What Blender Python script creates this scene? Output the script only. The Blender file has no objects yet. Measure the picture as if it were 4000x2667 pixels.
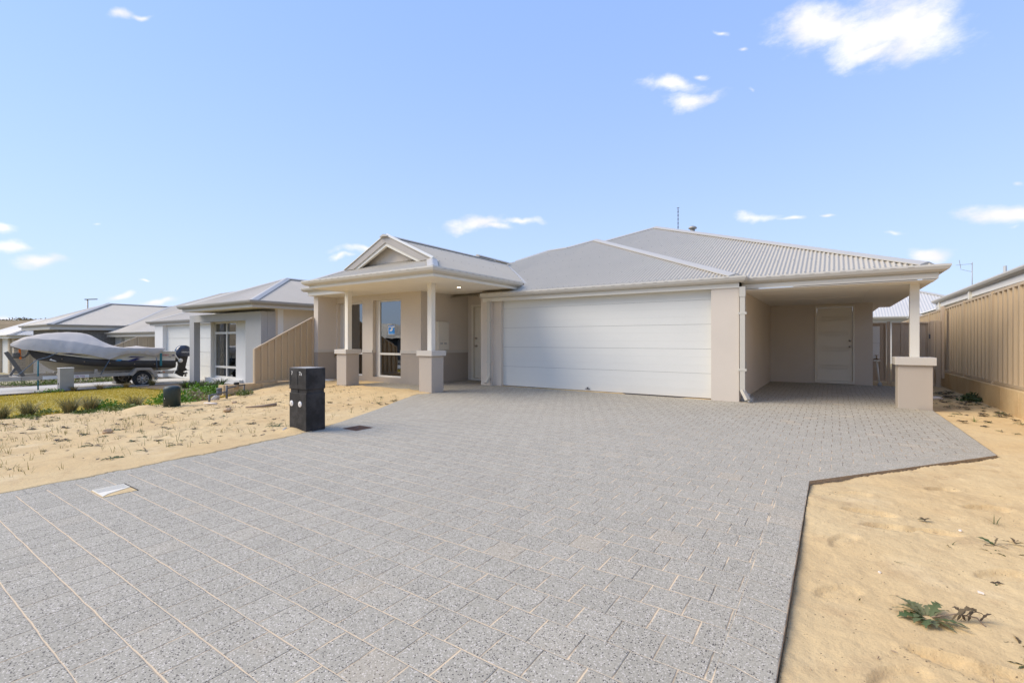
import bpy, bmesh, math, random
import numpy as np
from mathutils import Vector
R = math.radians
random.seed(7)
rng = np.random.default_rng(7)
scn = bpy.context.scene
COL = scn.collection
ORG = {}

# ------------------------------------------------------------------ materials
class NT:
    """small helper to write shader node trees"""
    def __init__(s, tree):
        s.t = tree; s.n = tree.nodes; s.l = tree.links
    def node(s, typ, **kw):
        n = s.n.new(typ)
        for k, v in kw.items():
            if k.startswith('i_'):
                key = k[2:]
                key = int(key) if key.isdigit() else key.replace('_', ' ')
                s.put(n.inputs[key], v)
            else:
                setattr(n, k, v)
        return n
    def put(s, sock, v):
        if isinstance(v, bpy.types.NodeSocket): s.l.new(v, sock)
        else: sock.default_value = v
    def m(s, op, a, b=None, c=None, clamp=False):
        n = s.n.new('ShaderNodeMath'); n.operation = op; n.use_clamp = clamp
        for i, v in enumerate((a, b, c)):
            if v is not None: s.put(n.inputs[i], v)
        return n.outputs[0]
    def sm(s, v, lo, hi):
        n = s.n.new('ShaderNodeMapRange'); n.interpolation_type = 'SMOOTHSTEP'
        s.put(n.inputs[0], v); s.put(n.inputs[1], lo); s.put(n.inputs[2], hi)
        return n.outputs[0]
    def mix(s, f, a, b):
        n = s.n.new('ShaderNodeMix'); n.data_type = 'RGBA'
        s.put(n.inputs[0], f); s.put(n.inputs[6], a); s.put(n.inputs[7], b)
        return n.outputs[2]
    def mul(s, col, f):
        n = s.n.new('ShaderNodeMix'); n.data_type = 'RGBA'; n.blend_type = 'MULTIPLY'
        s.put(n.inputs[0], 1.0); s.put(n.inputs[6], col)
        cb = s.n.new('ShaderNodeCombineColor')
        for i in range(3): s.put(cb.inputs[i], f)
        s.l.new(cb.outputs[0], n.inputs[7])
        return n.outputs[2]
    def noise(s, vec, scale, detail=3, rough=.5):
        n = s.n.new('ShaderNodeTexNoise'); s.put(n.inputs['Vector'], vec)
        n.inputs['Scale'].default_value = scale; n.inputs['Detail'].default_value = detail
        n.inputs['Roughness'].default_value = rough
        return n.outputs[0]
    def bump(s, h, strength, dist, nrm=None):
        n = s.n.new('ShaderNodeBump'); n.inputs['Strength'].default_value = strength
        n.inputs['Distance'].default_value = dist; s.put(n.inputs['Height'], h)
        if nrm is not None: s.l.new(nrm, n.inputs['Normal'])
        return n.outputs[0]

def newmat(name):
    m = bpy.data.materials.new(name); m.use_nodes = True
    nt = NT(m.node_tree); b = m.node_tree.nodes['Principled BSDF']
    pos = nt.node('ShaderNodeNewGeometry').outputs['Position']
    return m, nt, b, pos

def rgb(c): return (c[0], c[1], c[2], 1.0)

def mat(name, col, rough=.6, metal=0.0, spec=.5, var=.06, vs=1.5, grain=0.0, gs=90, bump=0.0, bs=120, bd=.004,
        col2=None, island=0.0, streak=0.0):
    m, nt, b, pos = newmat(name)
    col = (col[0], col[1] * .97, col[2] * .90)
    c = rgb(col)
    n1 = nt.noise(pos, vs, 4, .6)
    if col2 is not None:
        c = nt.mix(nt.sm(n1, .38, .62), c, rgb(col2))
    f = nt.m('ADD', nt.m('MULTIPLY', nt.m('SUBTRACT', n1, .5), 2 * var * 2), 1.0)
    if grain:
        g = nt.noise(pos, gs, 2, .6)
        f = nt.m('MULTIPLY', f, nt.m('ADD', nt.m('MULTIPLY', nt.m('SUBTRACT', g, .5), grain * 2), 1.0))
    if streak:
        mp = nt.node('ShaderNodeMapping'); nt.put(mp.inputs['Vector'], pos); mp.inputs['Scale'].default_value = (9, 9, .7)
        g = nt.noise(mp.outputs[0], 1.0, 4, .6)
        f = nt.m('MULTIPLY', f, nt.m('ADD', nt.m('MULTIPLY', nt.m('SUBTRACT', g, .5), streak * 2), 1.0))
    if island:
        r = nt.node('ShaderNodeNewGeometry').outputs['Random Per Island']
        f = nt.m('MULTIPLY', f, nt.m('ADD', nt.m('MULTIPLY', nt.m('SUBTRACT', r, .5), island * 2), 1.0))
    nt.l.new(nt.mul(c, f), b.inputs['Base Color'])
    b.inputs['Roughness'].default_value = rough; b.inputs['Metallic'].default_value = metal
    b.inputs['Specular IOR Level'].default_value = spec
    if bump:
        h = nt.noise(pos, bs, 3, .6)
        nt.l.new(nt.bump(h, bump, bd), b.inputs['Normal'])
    return m

def leafmat(name, c1, c2, rough=.55, trans=.25):
    m, nt, b, pos = newmat(name)
    r = nt.node('ShaderNodeNewGeometry').outputs['Random Per Island']
    c = nt.mix(r, rgb(c1), rgb(c2))
    nt.l.new(c, b.inputs['Base Color']); b.inputs['Roughness'].default_value = rough
    b.inputs['Specular IOR Level'].default_value = .3
    tr = nt.node('ShaderNodeBsdfTranslucent'); nt.l.new(c, tr.inputs['Color'])
    mx = nt.node('ShaderNodeMixShader'); mx.inputs[0].default_value = trans
    nt.l.new(b.outputs[0], mx.inputs[1]); nt.l.new(tr.outputs[0], mx.inputs[2])
    nt.l.new(mx.outputs[0], m.node_tree.nodes['Material Output'].inputs[0])
    return m

def glassmat(name, tint, refl=.35):
    """window pane: sees dimly through and mirrors what stands across the street"""
    m, nt, b, pos = newmat(name)
    tr = nt.node('ShaderNodeBsdfTransparent'); tr.inputs[0].default_value = rgb(tint)
    gl = nt.node('ShaderNodeBsdfGlossy'); gl.inputs['Roughness'].default_value = .015; gl.inputs[0].default_value = (.9, .93, .95, 1)
    w = nt.noise(pos, 1.3, 2, .5)
    nt.l.new(nt.bump(w, .03, .05), gl.inputs['Normal'])
    fr = nt.node('ShaderNodeFresnel'); fr.inputs[0].default_value = 1.5
    f = nt.m('ADD', fr.outputs[0], refl, clamp=True)
    mx = nt.node('ShaderNodeMixShader'); nt.l.new(f, mx.inputs[0])
    nt.l.new(tr.outputs[0], mx.inputs[1]); nt.l.new(gl.outputs[0], mx.inputs[2])
    nt.l.new(mx.outputs[0], m.node_tree.nodes['Material Output'].inputs[0])
    return m

M = {}
M['wall'] = mat('render_beige', (.66, .602, .54), .9, spec=.2, var=.03, vs=1.2, grain=.16, gs=150, bump=.5, bs=170, bd=.004)
M['dado'] = mat('render_taupe', (.43, .378, .33), .9, spec=.2, var=.03, vs=1.2, grain=.16, gs=150, bump=.5, bs=170, bd=.004)
M['pier'] = mat('render_pier', (.49, .44, .39), .9, spec=.2, var=.03, vs=1.2, grain=.16, gs=150, bump=.5, bs=170, bd=.004)
M['cap'] = mat('render_cap', (.60, .57, .53), .85, spec=.2, var=.02, grain=.08, gs=120, bump=.3, bs=150)
M['barge'] = mat('barge_steel', (.40, .375, .355), .5, var=.03)
M['dpipe'] = mat('downpipe_paint', (.55, .53, .48), .5, var=.02)
M['trim'] = mat('painted_trim', (.73, .715, .665), .5, var=.02, vs=2)
M['post'] = mat('painted_post', (.80, .78, .72), .55, var=.02, vs=2)
M['gutter'] = mat('gutter_steel', (.60, .585, .55), .38, var=.03, vs=2)
M['slot'] = mat('slot_shadow_gap', (.30, .28, .26), .7)
M['roof'] = mat('corrugated_steel', (.49, .452, .385), .42, spec=.25, var=.035, vs=.8, streak=.04)
M['ridge'] = mat('ridge_steel', (.48, .46, .425), .42, var=.03, vs=1)
M['soffit'] = mat('soffit_board', (.88, .85, .80), .8, spec=.2, var=.02)
M['gdoor'] = mat('garage_door_steel', (.72, .73, .715), .5, var=.02, vs=1.2, grain=.025, gs=60)
M['door'] = mat('door_paint', (.76, .72, .64), .55, var=.02)
M['frame'] = mat('window_aluminium', (.74, .73, .70), .4, var=.01)
M['glass'] = glassmat('window_glass', (.55, .55, .56), .20)
M['chrome'] = mat('brushed_chrome', (.55, .53, .5), .25, metal=1.0)
M['brass'] = mat('tap_brass', (.28, .19, .09), .4, metal=.8)
M['white'] = mat('white_plastic', (.78, .78, .77), .4, var=.02)
M['offwhite'] = mat('offwhite_plastic', (.68, .66, .60), .45, var=.02)
M['greybox'] = mat('grey_plastic', (.42, .43, .44), .5, var=.03)
M['darkgrey'] = mat('dark_grey_metal', (.10, .10, .105), .5)
M['dark'] = mat('dark_void', (.012, .012, .012), .8)
M['room'] = mat('room_paint', (.30, .29, .28), .9)
M['roomfloor'] = mat('room_floor', (.10, .09, .08), .7)
M['blind'] = mat('white_blind', (.75, .76, .76), .8, var=.05, vs=6)
M['fence'] = mat('fence_beige_steel', (.52, .415, .285), .42, var=.04, vs=1.0, streak=.05)
M['fencetrim'] = mat('fence_trim_steel', (.53, .425, .30), .42, var=.03)
M['gate'] = mat('gate_brown_steel', (.60, .47, .34), .5, var=.04, streak=.05)
M['lime'] = mat('limestone_block', (.60, .455, .27), .95, spec=.1, var=.12, vs=1.6, grain=.3, gs=40, bump=.6, bs=60, bd=.01, col2=(.50, .345, .18))
M['lime2'] = mat('limestone_block_pale', (.62, .48, .31), .95, spec=.1, var=.1, vs=2.2, grain=.25, gs=40, bump=.6, bs=60, bd=.01, col2=(.52, .38, .22))
M['charcoal'] = mat('charcoal_concrete', (.032, .030, .029), .8, spec=.3, var=.25, vs=5, grain=.5, gs=160, bump=.5, bs=140, col2=(.05, .046, .043))
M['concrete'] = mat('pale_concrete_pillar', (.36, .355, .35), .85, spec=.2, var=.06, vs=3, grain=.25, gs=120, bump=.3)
M['render_grey'] = mat('render_grey', (.42, .43, .45), .9, spec=.2, var=.04, grain=.15, gs=120, bump=.4, bs=140)
M['render_white'] = mat('render_white', (.76, .77, .78), .85, spec=.2, var=.02, grain=.06, gs=120)
M['render_cream'] = mat('render_cream', (.66, .60, .52), .9, spec=.2, var=.03, grain=.12, gs=120, bump=.3)
M['roof_grey'] = mat('corrugated_grey', (.47, .43, .375), .42, spec=.35, var=.04, vs=.6, streak=.04)
M['roof_white'] = mat('corrugated_white', (.56, .55, .54), .5, spec=.35, var=.03, vs=.6)
M['gutter_dark'] = mat('gutter_grey', (.36, .355, .35), .45, var=.04)
M['fascia_grey'] = mat('fascia_grey', (.50, .495, .48), .5, var=.03)
M['brickdark'] = None
M['rust'] = mat('rusty_grate', (.16, .085, .05), .85, var=.25, vs=14, grain=.5, gs=90, col2=(.10, .055, .04))
M['iron'] = mat('dark_green_plastic', (.018, .035, .034), .5, var=.15, vs=6, grain=.2)
M['pipe'] = mat('blue_grey_pipe', (.12, .13, .145), .5, var=.1, vs=8)
M['brasspipe'] = mat('brass_meter', (.33, .25, .17), .5, metal=.5, var=.15, vs=20)
M['stone'] = mat('rubble_stone', (.55, .40, .26), .95, spec=.1, var=.2, vs=25, grain=.3, gs=120, bump=.5)
M['stonegrey'] = mat('grey_stone', (.45, .43, .41), .95, spec=.1, var=.15, vs=25, grain=.3, gs=120)
M['shell'] = mat('broken_shell', (.72, .66, .62), .5, var=.08, vs=60)
M['twig'] = mat('dry_wood', (.30, .22, .16), .9, var=.2, vs=30)
M['orange'] = mat('orange_strap', (.85, .22, .03), .7)
M['teal'] = mat('teal_strap', (.02, .16, .20), .7, var=.1, vs=10)
M['bluestrap'] = mat('blue_grey_strap', (.10, .15, .22), .7, var=.1, vs=10)
M['galv'] = mat('galvanised_steel', (.42, .40, .375), .5, metal=.35, var=.12, vs=5)
M['galvdark'] = mat('weathered_steel', (.15, .145, .14), .6, metal=.3, var=.12, vs=7)
M['tyre'] = mat('tyre_rubber', (.018, .018, .018), .85, var=.15, vs=10)
M['rim'] = mat('alloy_rim', (.42, .42, .43), .35, metal=.7, var=.05)
M['hull'] = mat('hull_aluminium', (.25, .225, .165), .5, metal=.25, var=.07, vs=2, grain=.06)
M['collar'] = mat('dark_hull_collar', (.045, .040, .036), .7, var=.12, vs=4, grain=.25, gs=80)
M['topside'] = mat('boat_white_paint', (.72, .72, .70), .35, var=.03)
M['navy'] = mat('navy_decal', (.012, .018, .12), .4)
M['cyan'] = mat('cyan_decal', (.03, .30, .62), .4)
M['red'] = mat('red_lettering', (.50, .04, .06), .5)
M['mauve'] = mat('faded_red_lettering', (.50, .22, .30), .6)
M['cowl'] = mat('motor_cowl', (.045, .055, .085), .22, var=.05)
M['motorblack'] = mat('motor_black', (.012, .012, .013), .45)
M['canvas'] = mat('grey_canvas', (.53, .495, .465), .9, spec=.15, var=.07, vs=2.5, grain=.08, gs=140, bump=.3, bs=9, bd=.03)
M['lampamber'] = mat('amber_lens', (.55, .14, .03), .35)
M['letter'] = mat('white_lettering', (.82, .82, .82), .5)
M['reflector'] = mat('mail_door_disc', (.74, .72, .72), .35, var=.05, vs=30)
M['sblue'] = mat('sign_blue', (.0, .22, .75), .5)
M['spale'] = mat('sign_pale_blue', (.14, .42, .75), .5)
M['lino'] = mat('insulated_lid_white', (.74, .71, .64), .9, spec=.1, var=.05, vs=30)

def brickmat(name, c1, c2, mortar):
    m, nt, b, pos = newmat(name)
    sp = nt.node('ShaderNodeSeparateXYZ'); nt.l.new(pos, sp.inputs[0])
    cb = nt.node('ShaderNodeCombineXYZ')
    nt.l.new(nt.m('ADD', sp.outputs[0], sp.outputs[1]), cb.inputs[0]); nt.l.new(sp.outputs[2], cb.inputs[1])
    br = nt.node('ShaderNodeTexBrick'); nt.l.new(cb.outputs[0], br.inputs['Vector'])
    br.inputs['Color1'].default_value = rgb(c1); br.inputs['Color2'].default_value = rgb(c2); br.inputs['Mortar'].default_value = rgb(mortar)
    br.inputs['Scale'].default_value = 1.0; br.inputs['Brick Width'].default_value = .3; br.inputs['Row Height'].default_value = .172
    br.inputs['Mortar Size'].default_value = .008
    nt.l.new(br.outputs[0], b.inputs['Base Color']); b.inputs['Roughness'].default_value = .9
    return m
M['brickdark'] = brickmat('dark_grey_brick', (.15, .145, .14), (.18, .175, .165), (.24, .23, .22))
M['brickcream'] = brickmat('cream_brick', (.55, .46, .33), (.48, .39, .27), (.30, .26, .20))

# leaves
M['weed'] = leafmat('weed_leaf', (.05, .085, .026), (.13, .13, .045))
M['weedbrown'] = leafmat('weed_brown_leaf', (.085, .060, .036), (.18, .135, .07))
M['bigweed'] = leafmat('big_weed_leaf', (.085, .13, .045), (.21, .20, .10))
M['sprout'] = leafmat('sprout_blade', (.16, .16, .045), (.34, .27, .10))
M['tuft'] = leafmat('tuft_blade', (.10, .115, .045), (.30, .235, .10))
M['tuftgold'] = leafmat('golden_tuft_blade', (.20, .15, .045), (.33, .235, .085))
M['strap'] = leafmat('strappy_leaf', (.035, .065, .022), (.10, .13, .045))
M['bush'] = leafmat('bush_leaf', (.055, .16, .012), (.16, .30, .035))
M['bushpale'] = leafmat('dry_bush_leaf', (.19, .17, .095), (.36, .30, .19))
M['creeper'] = leafmat('creeping_leaf', (.07, .11, .025), (.20, .24, .06))
M['grass'] = leafmat('lawn_blade', (.42, .32, .030), (.56, .43, .06), trans=.3)
M['scrub'] = leafmat('dune_scrub_leaf', (.13, .105, .055), (.22, .17, .085))

SPLIT = {'wall', 'dado', 'rear_wall', 'render_band', 'window_jamb', 'fence_rail', 'blind', 'soffit', 'fascia', 'gutter', 'ridge_cap', 'ceiling_batten', 'letter_slot', 'stern_bracket', 'rainhead', 'collar_bolt', 'meter_window', 'box_door', 'hull_collar', 'topside', 'room_lining', 'decal', 'barge_cap', 'barge_board', 'verge_cap'}
# ------------------------------------------------------------------ mesh builder
class MB:
    def __init__(s): s.v = []; s.f = []; s.mi = []; s.sm = []
    def add(s, vs, fs, mi=0, sm=False):
        o = len(s.v); s.v.extend([tuple(map(float, p)) for p in vs])
        for f in fs:
            s.f.append([i + o for i in f]); s.mi.append(mi); s.sm.append(sm)
        return s
    def box(s, x0, x1, y0, y1, z0, z1, mi=0):
        return s.add([(x0, y0, z0), (x1, y0, z0), (x1, y1, z0), (x0, y1, z0), (x0, y0, z1), (x1, y0, z1), (x1, y1, z1), (x0, y1, z1)],
                     [(0, 3, 2, 1), (4, 5, 6, 7), (0, 1, 5, 4), (1, 2, 6, 5), (2, 3, 7, 6), (3, 0, 4, 7)], mi)
    def bar(s, p, q, w, h, mi=0, up=(0, 0, 1)):
        p = Vector(p); q = Vector(q); d = (q - p).normalized(); u = Vector(up)
        if abs(d.dot(u)) > .98: u = Vector((0, 1, 0))
        a = d.cross(u).normalized() * (w / 2); b = a.cross(d).normalized() * (h / 2)
        vs = [p - a - b, p + a - b, p + a + b, p - a + b, q - a - b, q + a - b, q + a + b, q - a + b]
        return s.add(vs, [(3, 2, 1, 0), (4, 5, 6, 7), (0, 1, 5, 4), (1, 2, 6, 5), (2, 3, 7, 6), (3, 0, 4, 7)], mi)
    def tube(s, pts, r, n=8, mi=0, sm=True):
        pts = [Vector(p) for p in pts]; rs = r if isinstance(r, (list, tuple)) else [r] * len(pts)
        vs = []; fs = []
        for i, p in enumerate(pts):
            d = (pts[min(i + 1, len(pts) - 1)] - pts[max(i - 1, 0)]).normalized()
            u = Vector((0, 0, 1)) if abs(d.z) < .9 else Vector((1, 0, 0))
            a = d.cross(u).normalized(); b = a.cross(d).normalized()
            for k in range(n):
                t = 2 * math.pi * k / n
                vs.append(p + a * (rs[i] * math.cos(t)) + b * (rs[i] * math.sin(t)))
        for i in range(len(pts) - 1):
            for k in range(n):
                fs.append((i * n + k, i * n + (k + 1) % n, (i + 1) * n + (k + 1) % n, (i + 1) * n + k))
        s.add(vs, fs, mi, sm)
        o = len(s.v) - len(vs)
        s.f.append([o + k for k in range(n)][::-1]); s.mi.append(mi); s.sm.append(False)
        s.f.append([o + (len(pts) - 1) * n + k for k in range(n)]); s.mi.append(mi); s.sm.append(False)
        return s
    def lathe(s, c, prof, n=24, mi=0, axis='z', sm=True):
        vs = []; fs = []
        for r, h in prof:
            for k in range(n):
                t = 2 * math.pi * k / n; a, b = r * math.cos(t), r * math.sin(t)
                if axis == 'z': vs.append((c[0] + a, c[1] + b, c[2] + h))
                elif axis == 'x': vs.append((c[0] + h, c[1] + a, c[2] + b))
                else: vs.append((c[0] + b, c[1] + h, c[2] + a))
        for i in range(len(prof) - 1):
            for k in range(n):
                fs.append((i * n + k, i * n + (k + 1) % n, (i + 1) * n + (k + 1) % n, (i + 1) * n + k))
        if prof[0][0] > 1e-6: fs.append(tuple(range(n))[::-1])
        if prof[-1][0] > 1e-6: fs.append(tuple((len(prof) - 1) * n + k for k in range(n)))
        return s.add(vs, fs, mi, sm)
    def prism(s, poly, a0, a1, axis='z', mi=0):
        """poly of 2-D points swept along an axis: z -> (x,y); x -> (y,z); y -> (x,z)"""
        def P(p, a):
            return (p[0], p[1], a) if axis == 'z' else ((a, p[0], p[1]) if axis == 'x' else (p[0], a, p[1]))
        n = len(poly)
        vs = [P(p, a0) for p in poly] + [P(p, a1) for p in poly]
        fs = [tuple(range(n))[::-1], tuple(range(n, 2 * n))] + [(i, (i + 1) % n, n + (i + 1) % n, n + i) for i in range(n)]
        return s.add(vs, fs, mi)
    def sweep(s, path, prof, mi=0, closed_prof=True):
        """profile of (outwards, z) carried along a level path with mitred corners; outwards = right of travel"""
        n = len(path); vs = []; fs = []
        for i in range(n):
            p = Vector(path[i])
            d0 = (p - Vector(path[i - 1])).normalized() if i > 0 else None
            d1 = (Vector(path[i + 1]) - p).normalized() if i < n - 1 else None
            d0 = d0 or d1; d1 = d1 or d0
            n0 = Vector((d0.y, -d0.x)); n1 = Vector((d1.y, -d1.x))
            mm = (n0 + n1).normalized(); mm = mm / max(.2, mm.dot(n0))
            for o, z in prof: vs.append((p.x + mm.x * o, p.y + mm.y * o, z))
        k = len(prof)
        for i in range(n - 1):
            for j in range(k if closed_prof else k - 1):
                fs.append((i * k + j, i * k + (j + 1) % k, (i + 1) * k + (j + 1) % k, (i + 1) * k + j))
        if closed_prof:
            fs.append(tuple(range(k))); fs.append(tuple((n - 1) * k + j for j in range(k))[::-1])
        return s.add(vs, fs, mi)
    def corr(s, axis, sgn, z0, b0, T, lo, hi, pitch=.0762, amp=.0135, sub=6, mi=0, screws=False):
        """corrugated roof sheet: eave along the axis, rising by T per metre of b from b0; lo/hi: chains of (a, b)"""
        def at(ch, a):
            for (a0, q0), (a1, q1) in zip(ch, ch[1:]):
                if a0 <= a <= a1 + 1e-9: return q0 + (q1 - q0) * ((a - a0) / (a1 - a0) if a1 > a0 else 0)
            return ch[-1][1] if a > ch[-1][0] else ch[0][1]
        a0, a1 = max(lo[0][0], hi[0][0]), min(lo[-1][0], hi[-1][0])
        N = int((a1 - a0) / pitch * sub)
        vs = []; fs = []
        for i in range(N + 1):
            a = a0 + (a1 - a0) * i / N
            w = amp * math.cos(2 * math.pi * a / pitch)
            bl, bh = at(lo, a), at(hi, a)
            if sgn * (bh - bl) < 0: bh = bl
            for b in (bl, bh):
                z = z0 + T * sgn * (b - b0) + w
                vs.append((a, b, z) if axis == 'X' else (b, a, z))
            if i: fs.append((2 * i - 2, 2 * i, 2 * i + 1, 2 * i - 1))
        if screws:
            k0 = int(a0 / pitch) + 1; c = 0
            while k0 * pitch < a1:
                a = k0 * pitch; bl, bh = at(lo, a), at(hi, a); L = abs(bh - bl)
                rows = [.07 + .9 * j + (.0 if j else 0) for j in range(int(L / .9) + 1)]
                for j, t in enumerate(rows):
                    if t < L - .05 and (k0 % 2 == 0 if j == 0 else (k0 + j) % 4 == 0):
                        b = bl + sgn * t; z = z0 + T * sgn * (b - b0) + amp
                        x, y = (a, b) if axis == 'X' else (b, a)
                        s.box(x - .006, x + .006, y - .006, y + .006, z - .002, z + .010, 1)
                k0 += 1
        return s.add(vs, fs, mi, True)
    def hipcap(s, p, q, w=.16, drop=.045, lift=.03, mi=0):
        """folded capping strip along a ridge or hip"""
        p = Vector(p); q = Vector(q); d = (q - p); h = Vector((d.x, d.y, 0)).normalized()
        a = Vector((h.y, -h.x, 0)) * w
        z = Vector((0, 0, lift)); dz = Vector((0, 0, lift - drop)); t = Vector((0, 0, -.02))
        vs = []
        for c in (p, q):
            vs += [c - a + dz, c - a * .12 + z * 1.15, c + a * .12 + z * 1.15, c + a + dz, c + a + dz + t, c + t, c - a + dz + t]
        fs = [(i, (i + 1) % 7, 7 + (i + 1) % 7, 7 + i) for i in range(7)] + [tuple(range(7))[::-1], tuple(range(7, 14))]
        return s.add(vs, fs, mi)
    def pieces(s):
        n = len(s.v); par = list(range(n))
        def find(a):
            while par[a] != a: par[a] = par[par[a]]; a = par[a]
            return a
        for f in s.f:
            for k in f[1:]: par[find(k)] = find(f[0])
        isl = {}
        for i in range(n): isl.setdefault(find(i), []).append(i)
        keys = list(isl); bb = []
        for k in keys:
            a = np.array([s.v[i] for i in isl[k]]); bb.append((a.min(0) - .012, a.max(0) + .012))
        grp = {k: k for k in keys}
        def g(a):
            while grp[a] != a: a = grp[a]
            return a
        for i in range(len(keys)):
            for j in range(i):
                if (bb[i][0] <= bb[j][1]).all() and (bb[j][0] <= bb[i][1]).all(): grp[g(keys[i])] = g(keys[j])
        out = {}
        for fi, f in enumerate(s.f): out.setdefault(g(find(f[0])), []).append(fi)
        if len(out) < 2: return [s]
        res = []
        for fs in out.values():
            m = MB(); mp = {}
            for fi in fs:
                for i in s.f[fi]:
                    if i not in mp: mp[i] = len(m.v); m.v.append(s.v[i])
                m.f.append([mp[i] for i in s.f[fi]]); m.mi.append(s.mi[fi]); m.sm.append(s.sm[fi])
            res.append(m)
        return sorted(res, key=lambda m: -len(m.v))
    def build(s, name, mats, parent=None, bevel=0.0, recalc=True):
        if parent is not None and name in SPLIT:
            return [m.build1(name, mats, parent, bevel, recalc) for m in s.pieces()][0]
        return s.build1(name, mats, parent, bevel, recalc)
    def build1(s, name, mats, parent=None, bevel=0.0, recalc=True):
        if not isinstance(mats, (list, tuple)): mats = [mats]
        v = np.array(s.v, dtype=float)
        me = bpy.data.meshes.new(name)
        o = bpy.data.objects.new(name, me); COL.objects.link(o)
        if parent is not None:
            org = np.array(ORG[parent.name]); o.parent = parent
            ORG[o.name] = ORG[parent.name]
        else:
            lo, hi = v.min(0), v.max(0)
            org = np.array([(lo[0] + hi[0]) / 2, (lo[1] + hi[1]) / 2, lo[2]]); o.location = org
            ORG[o.name] = tuple(org)
        v = v - org
        me.from_pydata([tuple(p) for p in v], [], s.f)
        for m in mats: me.materials.append(m)
        me.polygons.foreach_set('material_index', s.mi); me.polygons.foreach_set('use_smooth', s.sm)
        me.update()
        if recalc and len(s.f) < 60000:
            bm = bmesh.new(); bm.from_mesh(me); bmesh.ops.recalc_face_normals(bm, faces=bm.faces); bm.to_mesh(me); bm.free()
        if bevel:
            b = o.modifiers.new('Bevel', 'BEVEL'); b.width = bevel; b.segments = 2; b.limit_method = 'ANGLE'; b.angle_limit = R(40)
        return o

def tag(o, label=None, cat=None, group=None, kind=None):
    if label: o['label'] = label
    if cat: o['category'] = cat
    if group: o['group'] = group
    if kind: o['kind'] = kind
    return o
def thing(name, label, cat, loc=(0, 0, 0), group=None):
    o = bpy.data.objects.new(name, None); COL.objects.link(o); o.location = loc; o.empty_display_size = .2
    ORG[o.name] = tuple(loc)
    return tag(o, label, cat, group)
def copy_tree(o, loc, rz=0.0, sc=1.0, label=None, group=None):
    c = o.copy(); COL.objects.link(c); c.location = loc; c.rotation_euler = (0, 0, rz); c.scale = (sc, sc, sc)
    for ch in list(o.children):
        d = ch.copy(); COL.objects.link(d); d.parent = c
        for g in list(ch.children):
            e = g.copy(); COL.objects.link(e); e.parent = d
    if label: c['label'] = label
    if group: c['group'] = group
    return c
def text(name, body, size, loc, rot, m, parent, extrude=.001, align='LEFT', sx=1.0):
    cu = bpy.data.curves.new(name, 'FONT'); cu.body = body; cu.size = size; cu.extrude = extrude; cu.align_x = align
    t = bpy.data.objects.new(name + '_tmp', cu); COL.objects.link(t)
    bpy.context.view_layer.update()
    me = bpy.data.meshes.new_from_object(t.evaluated_get(bpy.context.evaluated_depsgraph_get()))
    bpy.data.objects.remove(t)
    me.materials.clear(); me.materials.append(m)
    o = bpy.data.objects.new(name, me); COL.objects.link(o); o.parent = parent
    o.location = Vector(loc) - Vector(ORG[parent.name]); o.rotation_euler = rot; o.scale = (sx, 1, 1)
    return o

def smooth(t): t = np.clip(t, 0, 1); return t * t * (3 - 2 * t)
_tab = rng.random((256, 256))
def vnoise(x, y):
    xi = np.floor(x).astype(int); yi = np.floor(y).astype(int); fx = smooth(x - xi); fy = smooth(y - yi)
    g = lambda a, b: _tab[a % 256, b % 256]
    return (g(xi, yi) * (1 - fx) + g(xi + 1, yi) * fx) * (1 - fy) + (g(xi, yi + 1) * (1 - fx) + g(xi + 1, yi + 1) * fx) * fy
def fbm(x, y, o=4, g=.5):
    t = 0; a = 1; n = 0
    for i in range(o):
        t = t + a * (vnoise(x * 2 ** i + 17.3 * i, y * 2 ** i + 5.1 * i) - .5); n += a; a *= g
    return t / n * 2
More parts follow.
